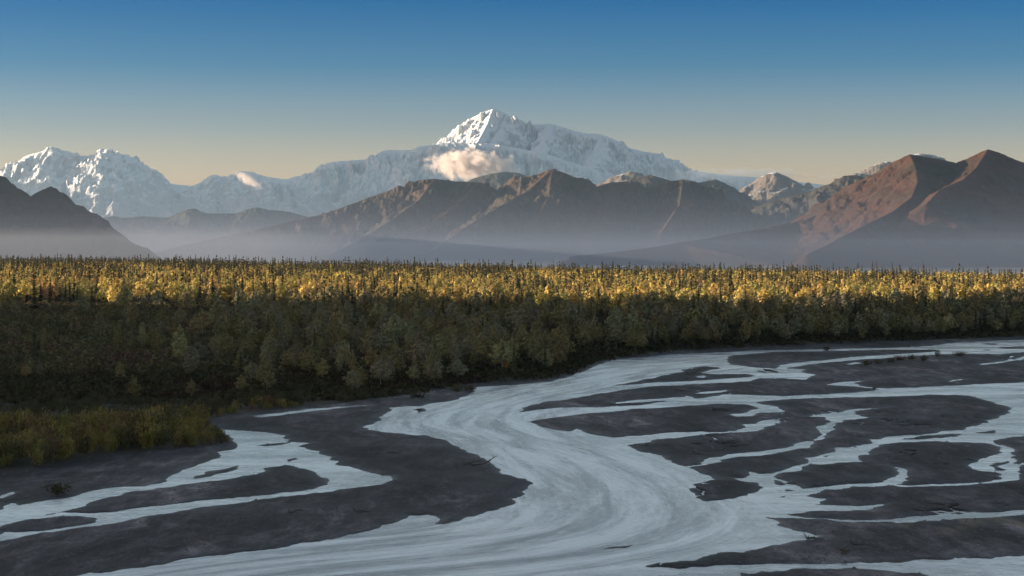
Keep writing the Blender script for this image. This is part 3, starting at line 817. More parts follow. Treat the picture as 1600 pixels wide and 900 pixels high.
def spruce_tris(n_whorl, per, r, h, w, base):
    V = []
    for i in range(n_whorl):
        t = (i + r.uniform(-0.3, 0.3)) / n_whorl
        t = max(0.0, t)
        z = base + (h - base) * t
        L = w * 0.5 * (1 - t) ** 0.75 * r.uniform(0.7, 1.2) + 0.12
        for k in range(per):
            a = 2 * math.pi * (k + r.uniform(-0.3, 0.3)) / per + i * 0.9
            l = L * r.uniform(0.65, 1.15)
            c, s = math.cos(a), math.sin(a)
            wd = l * 0.42 + 0.12
            th = (h - base) / n_whorl * 1.1
            V += [(0, 0, z + th * 0.7), (c * l - s * wd, s * l + c * wd, z - l * 0.35), (c * l * 1.15, s * l * 1.15, z - l * 0.25), (c * l + s * wd, s * l - c * wd, z - l * 0.35)]
    V += [(-0.09, 0, h - 0.9), (0.09, 0, h - 0.9), (0.01, 0.02, h), (-0.01, -0.02, h)]
    V = np.array(V)
    return V, np.arange(len(V)).reshape(-1, 4)


def lv(V, r):  # one random value per leaf face, shared by its four corners
    return np.repeat(r.uniform(0, 1, len(V) // 4), 4)


def birch_meshes(k, h, w, base, lobes, leaves, size):
    r = np.random.default_rng(100 + k)
    C, O = birch_points(leaves, r, h, w, base, lobes)
    V, Fc = leaf_quads(C, size, r, O)
    crown = mesh_np('birch_crown', V, Fc, dict(leafvar=lv(V, r)))
    bend = r.normal(size=2) * 0.25
    tp = [(0, 0, -0.4), (bend[0] * 0.2, bend[1] * 0.2, h * 0.3), (bend[0] * 0.7, bend[1] * 0.7, h * 0.6), (bend[0], bend[1], h * 0.93)]
    parts = [tube(tp, [0.17, 0.13, 0.08, 0.02])]
    for j in range(6):
        z = h * r.uniform(0.3, 0.75); a = r.uniform(0, 6.28); l = w * 0.34
        parts.append(tube([(0, 0, z), (math.cos(a) * l * 0.5, math.sin(a) * l * 0.5, z + l * 0.5), (math.cos(a) * l, math.sin(a) * l, z + l * 1.3)], [0.06, 0.04, 0.012], 4))
    V, Fc = join(parts)
    trunk = mesh_np('birch_trunk', V, Fc, smooth=True)
    crown.materials.append(MAT['birch_leaf']); trunk.materials.append(MAT['birch_bark'])
    return crown, trunk


def spruce_meshes(k, h, w, base):
    r = np.random.default_rng(300 + k)
    V, Fc = spruce_tris(int(h * 2.0), 7, r, h, w, base)
    crown = mesh_np('spruce_crown', V, Fc, dict(leafvar=lv(V, r)))
    V, Fc = tube([(0, 0, -0.4), (0, 0, h * 0.5), (0, 0, h * 0.97)], [0.15, 0.09, 0.015])
    trunk = mesh_np('spruce_trunk', V, Fc, smooth=True)
    crown.materials.append(MAT['spruce_leaf']); trunk.materials.append(MAT['dark_bark'])
    return crown, trunk


BIRCH = [birch_meshes(0, 10, 6.4, 2.0, 9, 620, 0.55), birch_meshes(1, 10, 5.0, 1.5, 8, 540, 0.5), birch_meshes(2, 10, 7.2, 2.4, 11, 700, 0.6), birch_meshes(3, 10, 3.3, 1.0, 8, 480, 0.48),
         birch_meshes(4, 10, 6.2, 2.8, 9, 460, 0.6), birch_meshes(5, 10, 8.0, 2.2, 12, 760, 0.6), birch_meshes(6, 10, 3.8, 0.8, 9, 540, 0.5)]
SPRUCE = [spruce_meshes(0, 10, 2.2, 0.6), spruce_meshes(1, 10, 1.6, 0.4), spruce_meshes(2, 10, 2.8, 0.8), spruce_meshes(3, 10, 1.9, 1.4), spruce_meshes(4, 10, 2.4, 0.4)]

# --- where trees stand
sp_ = 5.3
gx, gy = np.meshgrid(np.arange(-1000, 900, sp_), np.arange(330, 2260, sp_))
tx = (gx + rng.uniform(-0.48, 0.48, gx.shape) * sp_).ravel(); ty = (gy + rng.uniform(-0.48, 0.48, gx.shape) * sp_).ravel()
tu = shape_u(tx, ty)
keep = (tu > -180) & (tu < 1780) & (ty < far_edge(tu))
tx, ty, tu = tx[keep], ty[keep], tu[keep]
tb = bank_dist(tx, ty)
keep = tb > 3; tx, ty, tu, tb = tx[keep], ty[keep], tu[keep], tb[keep]
wid = np.interp(tu, [-200, 300, 500, 800, 1000, 1600], [270, 260, 200, 110, 60, 55])
t = tb / wid
dens_slope = np.interp(tu, [-200, 0, 250, 420, 600, 850, 1000, 1600], [0.06, 0.06, 0.12, 0.34, 0.50, 0.62, 0.85, 0.9])
clump = fbm(tx / 45, ty / 45, 77, 3)
dens = np.where(t > 1.0, np.interp(ty, [650, 1000, 1500], [0.5, 0.62, 0.72]), np.where(t > 0.72, np.interp(tu, [0, 350, 500, 1000], [0.10, 0.3, 0.6, 0.9]), dens_slope * np.interp(t, [0, 0.1, 0.3], [0.5, 0.9, 1.0])))
dens = dens * (1 + 0.9 * clump)
# the bare knoll on the left
knoll = ((tu < 330) & (t < 1.12))
dens = np.where(knoll, dens * 0.55, dens)
# far trees thin out: the eye only meets their tops
keep = rng.uniform(size=tx.shape) < dens
tx, ty, tu, tb, t = tx[keep], ty[keep], tu[keep], tb[keep], t[keep]
tz = land_z(tx, ty, tb)
spf = fbm(tx / 45, ty / 90, 91, 4)
p_spruce = np.where(t > 1.0, 0.34 + 1.4 * spf + 0.20 * sstep(900, 1900, ty), 0.14 + 0.5 * spf)
is_spruce = rng.uniform(size=tx.shape) < p_spruce
hgt = np.where(is_spruce, rng.uniform(7, 13.0, tx.shape) + 1.5 * sstep(1000, 1900, ty), rng.uniform(6.0, 10.2, tx.shape) * (1 + 0.25 * fbm(tx / 35, ty / 50, 191, 3)))
hgt = np.where(is_spruce & (rng.uniform(size=tx.shape) < 0.12), hgt * 1.25, hgt)
hgt = np.where((t < 1.0) & ~is_spruce, hgt * np.interp(tu, [0, 500, 800, 1000, 1600], [0.8, 1.0, 1.1, 1.2, 1.2]), hgt)
hgt = np.where((t < 0.35), hgt * 0.8, hgt)
front = ~is_spruce & (t > 0.8) & (ty < 1100)
hgt = np.where(front, hgt * np.interp(ty, [700, 1100], [1.12, 1.0]), hgt)

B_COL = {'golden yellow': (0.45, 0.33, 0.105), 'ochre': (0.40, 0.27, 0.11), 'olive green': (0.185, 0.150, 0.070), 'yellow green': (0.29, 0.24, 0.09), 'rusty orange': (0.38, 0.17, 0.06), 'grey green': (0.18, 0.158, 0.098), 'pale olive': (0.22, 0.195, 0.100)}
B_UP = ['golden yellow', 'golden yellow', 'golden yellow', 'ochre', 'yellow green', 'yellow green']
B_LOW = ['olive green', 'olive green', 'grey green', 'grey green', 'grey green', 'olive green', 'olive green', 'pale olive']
S_COL = {'dark green': (0.055, 0.054, 0.030), 'near black': (0.038, 0.036, 0.024), 'brownish green': (0.080, 0.060, 0.036)}

depth_key = ty + rng.uniform(-40, 40, ty.shape)
inframe = (tu > -10) & (tu < 1610)
bi = np.nonzero(~is_spruce & inframe)[0]; si = np.nonzero(is_spruce & inframe)[0]
bi = bi[np.argsort(depth_key[bi])]; si = si[np.argsort(depth_key[si])]
single_b, single_s = bi[:290], si[:290]

LANDM = [(0, 'at the left edge'), (110, 'below the notched hill'), (215, 'below the notched hill foot'), (330, 'under the far river strip'), (440, 'below the brown range end'), (540, 'left of the pink cloud'),
         (640, 'below the left brown spur'), (740, 'below the large pink cloud'), (830, 'below the great snow summit'), (930, 'below the brown range top'), (1040, 'where the river bends'),
         (1140, 'above the first gravel bar'), (1240, 'below the bare pointed mountain'), (1340, 'below the red hill flank'), (1440, 'below the first red top'), (1530, 'below the red hill peak'), (1600, 'at the right edge')]


def near_mark(u): return min(LANDM, key=lambda m_: abs(m_[0] - u))[1]


def zone(ti, yy, bb):
    if bb < 22: return 'at the bank foot'
    if ti < 0.45: return 'low on the slope'
    if ti < 0.8: return 'on the shaded slope'
    if ti < 1.15: return 'on the bank brow'
    return 'in the front wood'


def size_word(h): return 'small' if h < 7 else 'short' if h < 8.5 else 'middling' if h < 10 else 'tall' if h < 11.8 else 'towering'


def plant(name, label, cat, group, pos, meshes, scale, rot, colr, pn):
    e = bpy.data.objects.new(name, None); col.objects.link(e)
    e.location = pos; e.rotation_euler = (0, 0, rot); e.scale = scale
    e.empty_display_size = 0.5
    tag(e, label, cat, group)
    for me_, nm in zip(meshes, pn):
        o = bpy.data.objects.new(nm, me_); col.objects.link(o); o.parent = e
        o.color = (*colr, 1)
    return e


def jit(c, s=0.20):
    k = 1 + random.uniform(-s, s)
    return tuple(max(0.004, v * k * (1 + random.uniform(-0.06, 0.06))) for v in c)


used = {}


def uniq(label): used[label] = used.get(label, 0) + 1; return label


for i in single_b:
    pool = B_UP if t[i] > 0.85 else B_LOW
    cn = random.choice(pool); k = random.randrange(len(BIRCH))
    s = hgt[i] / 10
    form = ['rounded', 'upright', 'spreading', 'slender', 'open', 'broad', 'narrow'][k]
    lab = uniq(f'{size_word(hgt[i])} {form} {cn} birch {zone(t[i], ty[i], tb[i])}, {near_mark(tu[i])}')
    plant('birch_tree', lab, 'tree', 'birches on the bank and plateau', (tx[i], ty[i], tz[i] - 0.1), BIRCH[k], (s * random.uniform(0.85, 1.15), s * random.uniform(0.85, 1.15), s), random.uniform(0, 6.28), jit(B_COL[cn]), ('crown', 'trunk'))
for i in single_s:
    cn = random.choice(list(S_COL)); k = random.randrange(len(SPRUCE))
    s = hgt[i] / 10
    form = ['pointed', 'thin', 'full', 'bare-footed', 'shaggy'][k]
    lab = uniq(f'{size_word(hgt[i])} {form} {cn} spruce {zone(t[i], ty[i], tb[i])}, {near_mark(tu[i])}')
    plant('spruce_tree', lab, 'tree', 'spruces on the bank and plateau', (tx[i], ty[i], tz[i] - 0.1), SPRUCE[k], (s, s, s), random.uniform(0, 6.28), jit(S_COL[cn]), ('crown', 'trunk'))

# trees that stand out in the photograph
HERO = [(281, 568, 10.5, 6, (0.26, 0.245, 0.11), 'pale green conical poplar alone on the left slope'),
        (617, 548, 11.5, 5, (0.22, 0.21, 0.11), 'large rounded grey green birch in the middle of the slope'),
        (790, 581, 5.5, 3, (0.36, 0.21, 0.06), 'little orange birch low on the bank above the river bend'),
        (683, 575, 9.5, 1, (0.22, 0.21, 0.10), 'pale green twin topped birch on the slope beside the red brush'),
        (22, 474, 5.0, 0, (0.36, 0.15, 0.035), 'small orange birch on the brow at the left edge'),
        (617, 572, 6.0, 3, (0.22, 0.21, 0.10), 'short upright green birch below the large rounded birch'),
        (960, 535, 12.5, 1, (0.22, 0.215, 0.12), 'tall grey green poplar on the right bank above the bend'),
        (988, 537, 13, 6, (0.22, 0.215, 0.12), 'tallest grey green poplar beside its twin above the bend')]
for u, v, h_, k, c, lab in HERO:
    # walk along the sight line until it meets the slope
    ds = np.arange(300, 1200, 2.0); xs_ = (u - 800) / F * ds
    zz = land_z(xs_, ds); vv_ = HY + F * (H - zz) / ds
    j = int(np.argmin(np.abs(vv_ - v) + (bank_dist(xs_, ds) < 2) * 999))
    s = h_ / 10
    nm = 'poplar_tree' if 'poplar' in lab else 'birch_tree'
    plant(nm, lab, 'tree', None, (xs_[j], ds[j], zz[j] - 0.1), BIRCH[k], (s, s, s), 1.0, c, ('crown', 'trunk'))

# the rest of the forest, massed
sel_b = np.setdiff1d(np.nonzero(~is_spruce)[0], single_b); sel_s = np.setdiff1d(np.nonzero(is_spruce)[0], single_s)


def mass(name, label, idx, protos, mat, cols, up):
    V = []; Fc = []; T = []; LV = []; n_ = 0
    which = rng.integers(0, len(protos), len(idx)); rot = rng.uniform(0, 6.283, len(idx))
    for k in range(len(protos)):
        ii = idx[which == k]; rr = rot[which == k]
        P, Q, A = protos[k]
        c, s = np.cos(rr), np.sin(rr)
        sc_ = hgt[ii] / 10
        x = (P[None, :, 0] * c[:, None] - P[None, :, 1] * s[:, None]) * sc_[:, None] + tx[ii][:, None]
        y = (P[None, :, 0] * s[:, None] + P[None, :, 1] * c[:, None]) * sc_[:, None] + ty[ii][:, None]
        z = P[None, :, 2] * sc_[:, None] + tz[ii][:, None]
        V.append(np.stack([x, y, z], -1).reshape(-1, 3))
        m_ = len(P)
        Fc.append((Q[None] + (np.arange(len(ii)) * m_)[:, None, None]).reshape(-1, 4) + n_); n_ += m_ * len(ii)
        names = list(cols) if up is None else None
        cc = np.empty((len(ii), 3))
        for q, i_ in enumerate(ii):
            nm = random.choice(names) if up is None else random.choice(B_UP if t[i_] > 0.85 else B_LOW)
            cc[q] = jit(cols[nm])
        T.append(np.repeat(cc, m_, 0)); LV.append(np.tile(A, len(ii)))
    me_ = mesh_np(name, np.concatenate(V), np.concatenate(Fc), dict(tint=np.concatenate(T), leafvar=np.concatenate(LV)))
    tag(link(name, me_, mat), label, kind='stuff')


def low_birch(k, n_, size):
    r = np.random.default_rng(500 + k)
    C, O = birch_points(n_, r, 10, [6.6, 5.4, 7.6, 6.0, 4.6][k % 5], [2.4, 1.6, 3.0, 2.0, 1.4][k % 5], [8, 7, 9, 7, 8][k % 5])
    V, Q = leaf_quads(C, size, r, O); return V, Q, lv(V, r)


def low_spruce(k):
    r = np.random.default_rng(600 + k)
    V, Q = spruce_tris(11, 5, r, 10, [2.2, 1.7, 2.8][k % 3], 0.5); return V, Q, lv(V, r)


far = ty > 1050
mass('birch_forest', 'golden birch forest covering the front of the plateau', sel_b[~far[sel_b]], [low_birch(k, 230, 0.80) for k in range(10)], MAT['birch_mass'], B_COL, True)
mass('birch_forest', 'golden birch forest running back to the skyline', sel_b[far[sel_b]], [low_birch(k, 110, 1.05) for k in range(10)], MAT['birch_mass'], B_COL, True)
mass('spruce_forest', 'dark spruce tops scattered through the golden forest', sel_s, [low_spruce(k) for k in range(3)], MAT['spruce_mass'], S_COL, None)

# --- brush on the slopes
def brush_proto(k):
    r = np.random.default_rng(700 + k)
    n_ = 30
    C = r.normal(size=(n_, 3)) * np.array([0.75, 0.75, 0.38]) + np.array([0, 0, 0.55]); C[:, 2] = np.clip(C[:, 2], 0.05, 1.6)
    V, Q = leaf_quads(C, 0.5, r, C - np.array([0, 0, 0.1])); return V, Q, lv(V, r)


gx, gy = np.meshgrid(np.arange(-330, 260, 1.9), np.arange(330, 800, 2.3))
hx = (gx + rng.uniform(-0.5, 0.5, gx.shape) * 1.9).ravel(); hy = (gy + rng.uniform(-0.5, 0.5, gx.shape) * 2.3).ravel()
hu = shape_u(hx, hy); hb = bank_dist(hx, hy)
hw = np.interp(hu, [-200, 300, 500, 800, 1000, 1600], [270, 260, 200, 110, 60, 55])
ok = (hu > -60) & (hu < 1660) & (hb > 0.5) & (hb < hw * 1.15) & (rng.uniform(size=hx.shape) < 0.85 + 0.5 * fbm(hx / 12, hy / 12, 55, 3))
hx, hy, hb, hu, hw = hx[ok], hy[ok], hb[ok], hu[ok], hw[ok]
hz = land_z(hx, hy, hb)
pat = fbm(hx / 30, hy / 45, 66, 4)
cA = np.array([(0.105, 0.090, 0.046), (0.100, 0.074, 0.046), (0.080, 0.074, 0.040), (0.120, 0.102, 0.050), (0.105, 0.062, 0.046)])
ci = np.digitize(pat + rng.normal(size=pat.shape) * 0.16, [-0.3, 0.0, 0.18, 0.36])
order_ = np.array([2, 0, 3, 1, 4])
hc = cA[order_[ci]] * rng.uniform(0.7, 1.3, (len(hx), 1))
# shade along the foot of the slope, put into the brush colour
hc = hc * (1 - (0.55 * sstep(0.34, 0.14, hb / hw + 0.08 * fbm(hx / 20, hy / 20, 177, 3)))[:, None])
hs = rng.uniform(0.6, 1.5, len(hx)) * (1 + 0.5 * np.maximum(0, fbm(hx / 20, hy / 20, 44, 2)))
V = []; Fc = []; T = []; LV = []; n_ = 0
which = rng.integers(0, 4, len(hx))
for k in range(4):
    P, Q, A = brush_proto(k); ii = np.nonzero(which == k)[0]; rr = rng.uniform(0, 6.28, len(ii)); c, s = np.cos(rr), np.sin(rr)
    x = (P[None, :, 0] * c[:, None] - P[None, :, 1] * s[:, None]) * hs[ii][:, None] + hx[ii][:, None]
    y = (P[None, :, 0] * s[:, None] + P[None, :, 1] * c[:, None]) * hs[ii][:, None] + hy[ii][:, None]
    z = P[None, :, 2] * hs[ii][:, None] + hz[ii][:, None]
    V.append(np.stack([x, y, z], -1).reshape(-1, 3)); Fc.append((Q[None] + (np.arange(len(ii)) * len(P))[:, None, None]).reshape(-1, 4) + n_); n_ += len(P) * len(ii)
    T.append(np.repeat(hc[ii], len(P), 0)); LV.append(np.tile(A, len(ii)))
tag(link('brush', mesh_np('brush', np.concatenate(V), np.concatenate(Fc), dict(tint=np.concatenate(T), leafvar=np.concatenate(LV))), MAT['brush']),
    'low olive and russet brush covering the bank', kind='stuff')

# --- willows of the flat and along the shore
def willow_meshes(k, h=3.0, w=2.2, n_st=16):
    r = np.random.default_rng(800 + k)
    st = []; C = []
    for j in range(n_st):
        a = r.uniform(0, 6.28); l = r.uniform(0.1, 0.5) * w; top = h * r.uniform(0.6, 1.0)
        b0 = np.array([math.cos(a) * l * 0.4, math.sin(a) * l * 0.4, -0.1]); e = np.array([math.cos(a) * l, math.sin(a) * l, top])
        st.append(tube([b0, (b0 + e) / 2 + r.normal(size=3) * 0.05, e], [0.03, 0.022, 0.006], 3))
        m_ = 16
        tt = r.uniform(0.25, 1.0, (m_, 1)); C.append(b0 + (e - b0) * tt + r.normal(size=(m_, 3)) * 0.13)
    C = np.concatenate(C)
    n2 = len(C); aa = r.uniform(0, 6.28, n2); wd = np.stack([np.cos(aa), np.sin(aa), np.zeros(n2)], 1) * r.uniform(0.04, 0.10, (n2, 1))
    up = np.stack([r.normal(size=n2) * 0.08, r.normal(size=n2) * 0.08, r.uniform(0.15, 0.34, n2)], 1)
    V = np.stack([C - wd, C + wd, C + wd * 0.4 + up, C - wd * 0.4 + up], 1).reshape(-1, 3); Q = np.arange(4 * n2).reshape(n2, 4)
    crown = mesh_np('willow_leaves', V, Q, dict(leafvar=lv(V, r))); crown.materials.append(MAT['willow_leaf'])
    V2, Q2 = join(st); stems = mesh_np('willow_stems', V2, Q2); stems.materials.append(MAT['dark_bark'])
    return (crown, stems), (V, Q, lv(V, r))


WIL = [willow_meshes(0), willow_meshes(1, 3.0, 3.0, 20), willow_meshes(2, 3.0, 1.5, 12), willow_meshes(3, 3.0, 2.6, 18)]
n_try = 60000
wx_ = rng.uniform(-150, 0, n_try); wy_ = rng.uniform(270, 450, n_try)
ok = inside(SPIT, wx_, wy_)
wx_, wy_ = wx_[ok], wy_[ok]
ws = water_sd(wx_, wy_)
ok = ws > 1.2
wx_, wy_, ws = wx_[ok], wy_[ok], ws[ok]
wb = bank_dist(wx_, wy_)
ok = rng.uniform(size=wx_.shape) < 0.11 * np.clip(0.9 + 2.6 * fbm(wx_ / 8, wy_ / 16, 71, 3), 0.02, 1.4)
wx_, wy_, ws, wb = wx_[ok], wy_[ok], ws[ok], wb[ok]
wz = np.where(wb > 0, land_z(wx_, wy_, wb), 0.35 * (1 - np.exp(-ws / 5)))
wu_, wv_ = to_px(wx_, wy_, 0)
back = sstep(10, -14, wv_ - np.interp(wu_, [-100, 0, 200, 320, 400], [692, 684, 672, 660, 640]))     # lower shrubs behind the willows, bank-foot shade put into their colour
# height: grows away from the water and to the left, thin at the edge
wh = np.clip(1.2 + ws * 0.25, 1.2, 3.9) * rng.uniform(0.55, 1.3, wx_.shape) * (1 + 0.6 * fbm(wx_ / 7, wy_ / 9, 171, 3)) * (1 - 0.55 * back)
W_COL = {'yellow olive': (0.185, 0.150, 0.046), 'dull green': (0.092, 0.082, 0.040), 'russet': (0.12, 0.070, 0.040), 'straw': (0.19, 0.14, 0.060)}
o_ = np.argsort(wy_ + 60 * (ws > 9) + 80 * (back > 0.5)); singles = o_[:170]; rest = o_[170:]
wnames = list(W_COL)


def wpos(u, v):
    return ('near the left edge' if u < 90 else 'behind the lone bush' if u < 190 else 'mid willow flat' if u < 270 else 'on the flat point' if u < 400 else 'along the thin stream') + \
        (', front row' if v > 705 else ', second row' if v > 685 else ', back rows')


for i in singles:
    cn = 'dull green' if back[i] > 0.5 else random.choices(wnames, [5, 3, 1.5, 2])[0]; k = random.randrange(4); s = wh[i] / 3
    u, v = to_px(wx_[i], wy_[i], 0)
    lab = uniq(f"{['bushy', 'spreading', 'thin', 'leaning'][k]} {'low' if wh[i] < 1.3 else 'knee high' if wh[i] < 1.7 else 'head high' if wh[i] < 2.4 else 'tall'} {cn} willow shrub {wpos(u, v)}")
    plant('willow_shrub', lab, 'shrub', 'willows on the left flat', (wx_[i], wy_[i], wz[i]), WIL[k][0], (max(s, 0.5), max(s, 0.5), s), random.uniform(0, 6.28), jit(W_COL[cn]), ('leaves', 'stems'))
V = []; Fc = []; T = []; LV = []; n_ = 0
wk = rng.integers(0, 4, len(wx_))
for k in range(4):
    P, Q, A = WIL[k][1]
    for i in rest[wk[rest] == k]:
        a = random.uniform(0, 6.28); c, s = math.cos(a), math.sin(a); q = wh[i] / 3; qh = max(q, 0.5)
        V.append(np.stack([(P[:, 0] * c - P[:, 1] * s) * qh + wx_[i], (P[:, 0] * s + P[:, 1] * c) * qh + wy_[i], P[:, 2] * q + wz[i]], -1))
        Fc.append(Q + n_); n_ += len(P); T.append(np.tile(jit((0.070, 0.062, 0.034) if back[i] > 0.5 else W_COL[random.choices(wnames, [5, 3, 1.5, 2])[0]]), (len(P), 1))); LV.append(A)
tag(link('willow_thicket', mesh_np('willow_thicket', np.concatenate(V), np.concatenate(Fc), dict(tint=np.concatenate(T), leafvar=np.concatenate(LV))), MAT['brush']),
    'dense willow thicket filling the left flat', kind='stuff')

# bushes standing by themselves
for (u, v, h_, w_, k, c, lab) in [
    (93, 772, 1.9, 3.0, 3, (0.050, 0.045, 0.016), 'lone dark bush on the gravel beside the left braid'),
    (1355, 571, 2.2, 2.6, 1, (0.070, 0.062, 0.024), 'leftmost bush on the far gravel island'), (1372, 569, 2.0, 2.6, 0, (0.070, 0.062, 0.024), 'olive bush next to the leftmost bush on the far island'),
    (1392, 567, 2.0, 2.4, 3, (0.065, 0.060, 0.024), 'wide olive bush in the long clump on the far island'), (1408, 564, 2.4, 2.4, 1, (0.08, 0.05, 0.024), 'russet bush in the long clump on the far island'),
    (1425, 563, 2.6, 2.2, 0, (0.060, 0.050, 0.024), 'taller dark bush right of the russet bush on the far island'), (1443, 565, 2.6, 2.0, 3, (0.055, 0.042, 0.022), 'dark brown bush standing apart on the far island'),
    (1465, 558, 3.2, 2.0, 2, (0.055, 0.045, 0.022), 'tallest thin bush on the back of the far island'), (1498, 557, 2.4, 2.6, 1, (0.06, 0.045, 0.022), 'rightmost bush on the far gravel island'),
    (1292, 548, 2.2, 2.0, 0, (0.040, 0.034, 0.018), 'small dark bush alone on the far bar below the forest'),
    (655, 622, 2.0, 3.2, 1, (0.060, 0.050, 0.022), 'low olive bush where the willows end at the river bend'), (715, 613, 2.6, 3.0, 3, (0.075, 0.068, 0.028), 'round olive bush on the shore of the river bend'),
    (735, 611, 2.2, 2.8, 0, (0.070, 0.060, 0.026), 'second olive bush on the shore of the river bend'), (655, 642, 0.8, 1.2, 2, (0.06, 0.045, 0.025), 'tiny shrub on the islet at the river bend')]:
    x, y = px(u, v, 0.2)
    s = h_ / 3 * 0.8; w_ = w_ * 1.5
    plant('bush', lab, 'bush', None, (x, y, 0.15), WIL[k][0], (w_ / 2.2, w_ / 2.2, s), u * 0.1, c, ('leaves', 'stems'))

# ------------------------------------------------------------------ driftwood and stones
def drift_mesh(k, L, rad, roots):
    r = np.random.default_rng(900 + k)
    parts = []

    def limb(p0, d, l, r0, nn=5):
        P = [np.array(p0, float)]; d = np.array(d, float)
        for j in range(nn):
            d = d + r.normal(size=3) * 0.18; d /= np.linalg.norm(d); P.append(P[-1] + d * l / nn)
        # ring frame across the limb
        V = []; Fc = []
        for j, p in enumerate(P):
            dd = P[min(j + 1, nn)] - P[max(j - 1, 0)]; dd /= np.linalg.norm(dd)
            a = np.cross(dd, (0.3, 0.2, 1.0)); a /= np.linalg.norm(a); b_ = np.cross(dd, a)
            rr = r0 * (1 - 0.8 * j / nn)
            for q in range(6):
                t_ = q * math.pi / 3; V.append(p + (a * math.cos(t_) + b_ * math.sin(t_)) * rr)
            if j:
                for q in range(6):
                    Fc.append(((j - 1) * 6 + q, (j - 1) * 6 + (q + 1) % 6, j * 6 + (q + 1) % 6, j * 6 + q))
        parts.append((np.array(V), np.array(Fc)))
        return P
    P = limb((0, 0, rad), (1, 0, 0.04), L, rad)
    for j in range(roots):
        a = r.uniform(0, 6.28)
        limb((0, 0, rad), (-0.5, math.cos(a), math.sin(a) * 0.8 + 0.5), r.uniform(0.5, 1.4), rad * 0.35, 4)
    for j in range(3):
        p = P[2 + j]
        limb(p, (0.6, r.normal(), abs(r.normal()) + 0.3), r.uniform(0.5, 1.3), rad * 0.3, 4)
    V, Fc = join(parts)
    m_ = mesh_np('driftwood', V, Fc, smooth=True); m_.materials.append(MAT['drift'])
    return m_


for n_, (u, v, L, rad, roots, rot, lab) in enumerate([
    (1128, 693, 3.5, 0.22, 7, 0.5, 'driftwood tangle with upright roots on the middle bar'), (1140, 697, 4.0, 0.20, 4, 0.1, 'long driftwood log beside the root tangle on the middle bar'),
    (1262, 843, 2.0, 0.16, 8, 0.2, 'driftwood heap at the tip of the near bar by the water'), (1318, 864, 1.6, 0.24, 12, 1.2, 'dark uprooted stump standing on the near bar'),
    (1330, 851, 2.6, 0.15, 4, 0.1, 'thin driftwood branch behind the dark stump'), (738, 728, 4.5, 0.18, 4, -0.2, 'pale driftwood log lying on the left bar near the river'),
    (727, 726, 3.0, 0.15, 6, 0.3, 'small driftwood branch left of the pale log'), (590, 710, 4.5, 0.16, 5, 0.15, 'driftwood on the left bar above the braid'),
    (1115, 641, 5.0, 0.25, 8, 0.1, 'driftwood pile on the bar below the long channel'), (1195, 580, 8.0, 0.35, 3, -0.3, 'dark log stranded in the far channel'),
    (1075, 585, 5.0, 0.25, 6, 0.1, 'driftwood on the far islet in the main river'), (452, 802, 2.0, 0.14, 6, 0.4, 'small dark root stump on the near left bar'),
    (556, 800, 2.4, 0.12, 4, 0.1, 'bent branch lying on the near left bar'), (1010, 696, 3.2, 0.14, 5, 3.0, 'driftwood at the left tip of the middle bar'), (1365, 609, 2.0, 0.3, 9, 0.8, 'dark snag beside the far side channel')]):
    x, y = px(u, v, 0.3)
    o = link('driftwood', drift_mesh(n_, L, rad, roots), None, None, (x, y, 0.28)); o.rotation_euler = (0, 0, rot)
    tag(o, lab, 'driftwood')

# stones strewn over the bars
n_st = 26000
sv = 560 + 370 * rng.uniform(0, 1, n_st) ** 0.8; su = rng.uniform(-30, 1640, n_st)
sx = (su - 800) / F * (F * H / (sv - HY)); sy = F * H / (sv - HY)
ss = water_sd(sx, sy); sb = bank_dist(sx, sy)
ok = (ss > 0.15) & (sb < 0) & (~inside(SPIT, sx, sy)) & (fbm(sx / 9, sy / 14, 29, 3) + rng.normal(size=n_st) * 0.25 > 0.12)
sx, sy, ss = sx[ok], sy[ok], ss[ok]
base = np.array([(1, 0, 0), (0.2, 0.9, 0), (-0.8, 0.5, 0), (-0.7, -0.6, 0), (0.3, -0.9, 0), (0.1, 0.1, 0.75)]) * np.array([1, 1, 1])
tri = np.array([(0, 1, 5), (1, 2, 5), (2, 3, 5), (3, 4, 5), (4, 0, 5)])
sz_ = 0.07 + 0.28 * rng.uniform(size=len(sx)) ** 4
zz = (0.20 * (1 - np.exp(-ss / 0.7)) + 0.26 * (1 - np.exp(-ss / 8.0))) * (1 + 0.45 * fbm(sx / 25, sy / 40, 8, 3)) + 0.10 * np.maximum(fbm(sx / 18, sy / 30, 2, 4), -0.6) * sstep(0.5, 6, ss)
aa = rng.uniform(0, 6.28, len(sx))
bx = base[None, :, 0] * np.cos(aa)[:, None] - base[None, :, 1] * np.sin(aa)[:, None]; by = base[None, :, 0] * np.sin(aa)[:, None] + base[None, :, 1] * np.cos(aa)[:, None]
V = np.stack([bx * sz_[:, None] + sx[:, None], by * sz_[:, None] * 0.8 + sy[:, None], base[None, :, 2] * sz_[:, None] + zz[:, None] - 0.02], -1).reshape(-1, 3)
Fc = (tri[None] + (np.arange(len(sx)) * 6)[:, None, None]).reshape(-1, 3)
tag(link('stones', mesh_np('stones', V, Fc), MAT['stone']), 'loose stones scattered over the gravel bars', kind='stuff')

# ------------------------------------------------------------------ light
w = bpy.data.worlds.new('World'); sc.world = w; w.use_nodes = True
nt = w.node_tree; nt.nodes.clear(); n = N(nt)
sky = n('ShaderNodeTexSky', sky_type='NISHITA', sun_disc=False)
sky.sun_elevation = math.radians(SUN_EL); sky.sun_rotation = math.radians(270 - SUN_BEHIND)
sky.air_density = 1.0; sky.dust_density = 0.6; sky.ozone_density = 2.0; sky.altitude = 200
el = n('ShaderNodeSeparateXYZ', {0: n('ShaderNodeTexCoord').outputs['Generated']}).outputs[2]
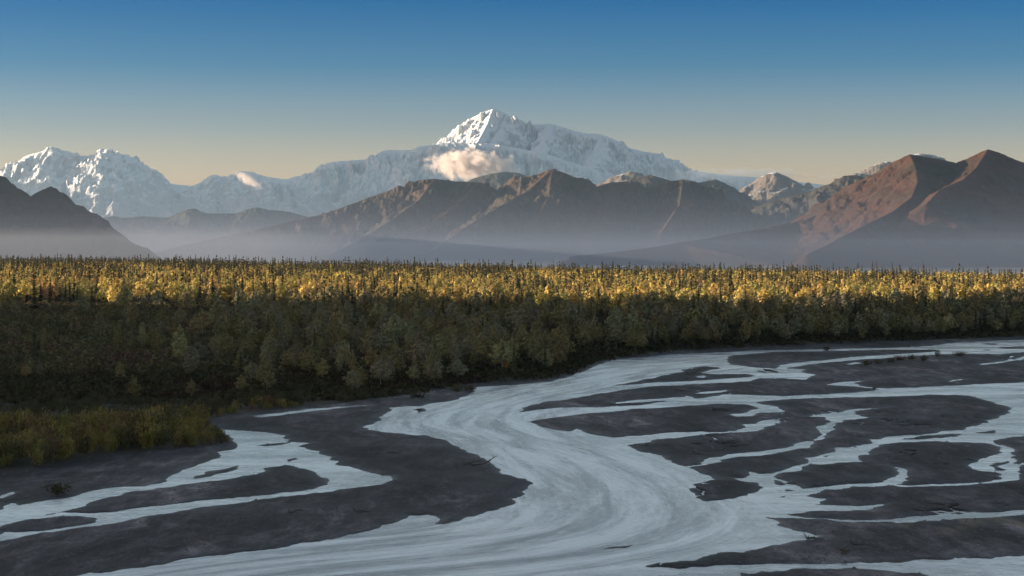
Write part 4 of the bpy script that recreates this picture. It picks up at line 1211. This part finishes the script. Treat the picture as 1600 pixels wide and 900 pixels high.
# deep blue over a cream horizon; bright band added above to light the water
grad = n.ramp(n('ShaderNodeMapRange', {0: el, 1: 0.0, 2: 0.5, 3: 0.0, 4: 1.0}).outputs[0],
              [(0.0, (0.76, 0.57, 0.74)), (0.07, (0.72, 0.56, 0.69)), (0.126, (0.365, 0.37, 0.56)), (0.19, (0.105, 0.23, 0.45)), (0.262, (0.0, 0.14, 0.37)), (0.315, (1.85, 1.36, 1.14)), (0.6, (1.80, 1.27, 1.02)), (1.0, (1.0, 0.76, 0.63))])
mul = n.mix(1.0, sky.outputs[0], grad, 'MULTIPLY')
bg = n('ShaderNodeBackground', {'Color': mul, 'Strength': 0.12})
n.link(bg.outputs[0], n('ShaderNodeOutputWorld').inputs['Surface'])

sl = bpy.data.lights.new('sun', 'SUN'); sl.energy = 4.6; sl.angle = math.radians(0.5); sl.color = (1.0, 0.81, 0.59)
so = bpy.data.objects.new('sun', sl); col.objects.link(so)
from mathutils import Vector
e_, b_ = math.radians(SUN_EL), math.radians(SUN_BEHIND)
to_sun = Vector((-math.cos(b_) * math.cos(e_), -math.sin(b_) * math.cos(e_), math.sin(e_)))
so.rotation_euler = to_sun.to_track_quat('Z', 'Y').to_euler()

# ------------------------------------------------------------------ camera and film
cam = bpy.data.cameras.new('camera'); co = bpy.data.objects.new('camera', cam); col.objects.link(co)
cam.sensor_width = 36.0; cam.lens = 36.0 * F / W
cam.shift_y = (HY - HH / 2) / W
cam.clip_start = 1.0; cam.clip_end = 200000
co.location = (0, 0, H); co.rotation_euler = (math.radians(90), 0, 0)
sc.camera = co
sc.view_settings.view_transform = 'Standard'; sc.view_settings.look = 'None'; sc.view_settings.exposure = 2.0; sc.view_settings.gamma = 1.0
sc.cycles.use_denoising = True
sc.cycles.max_bounces = 6; sc.cycles.diffuse_bounces = 3; sc.cycles.glossy_bounces = 3; sc.cycles.transmission_bounces = 3; sc.cycles.volume_bounces = 2; sc.cycles.transparent_max_bounces = 8
sc.cycles.volume_max_steps = 256
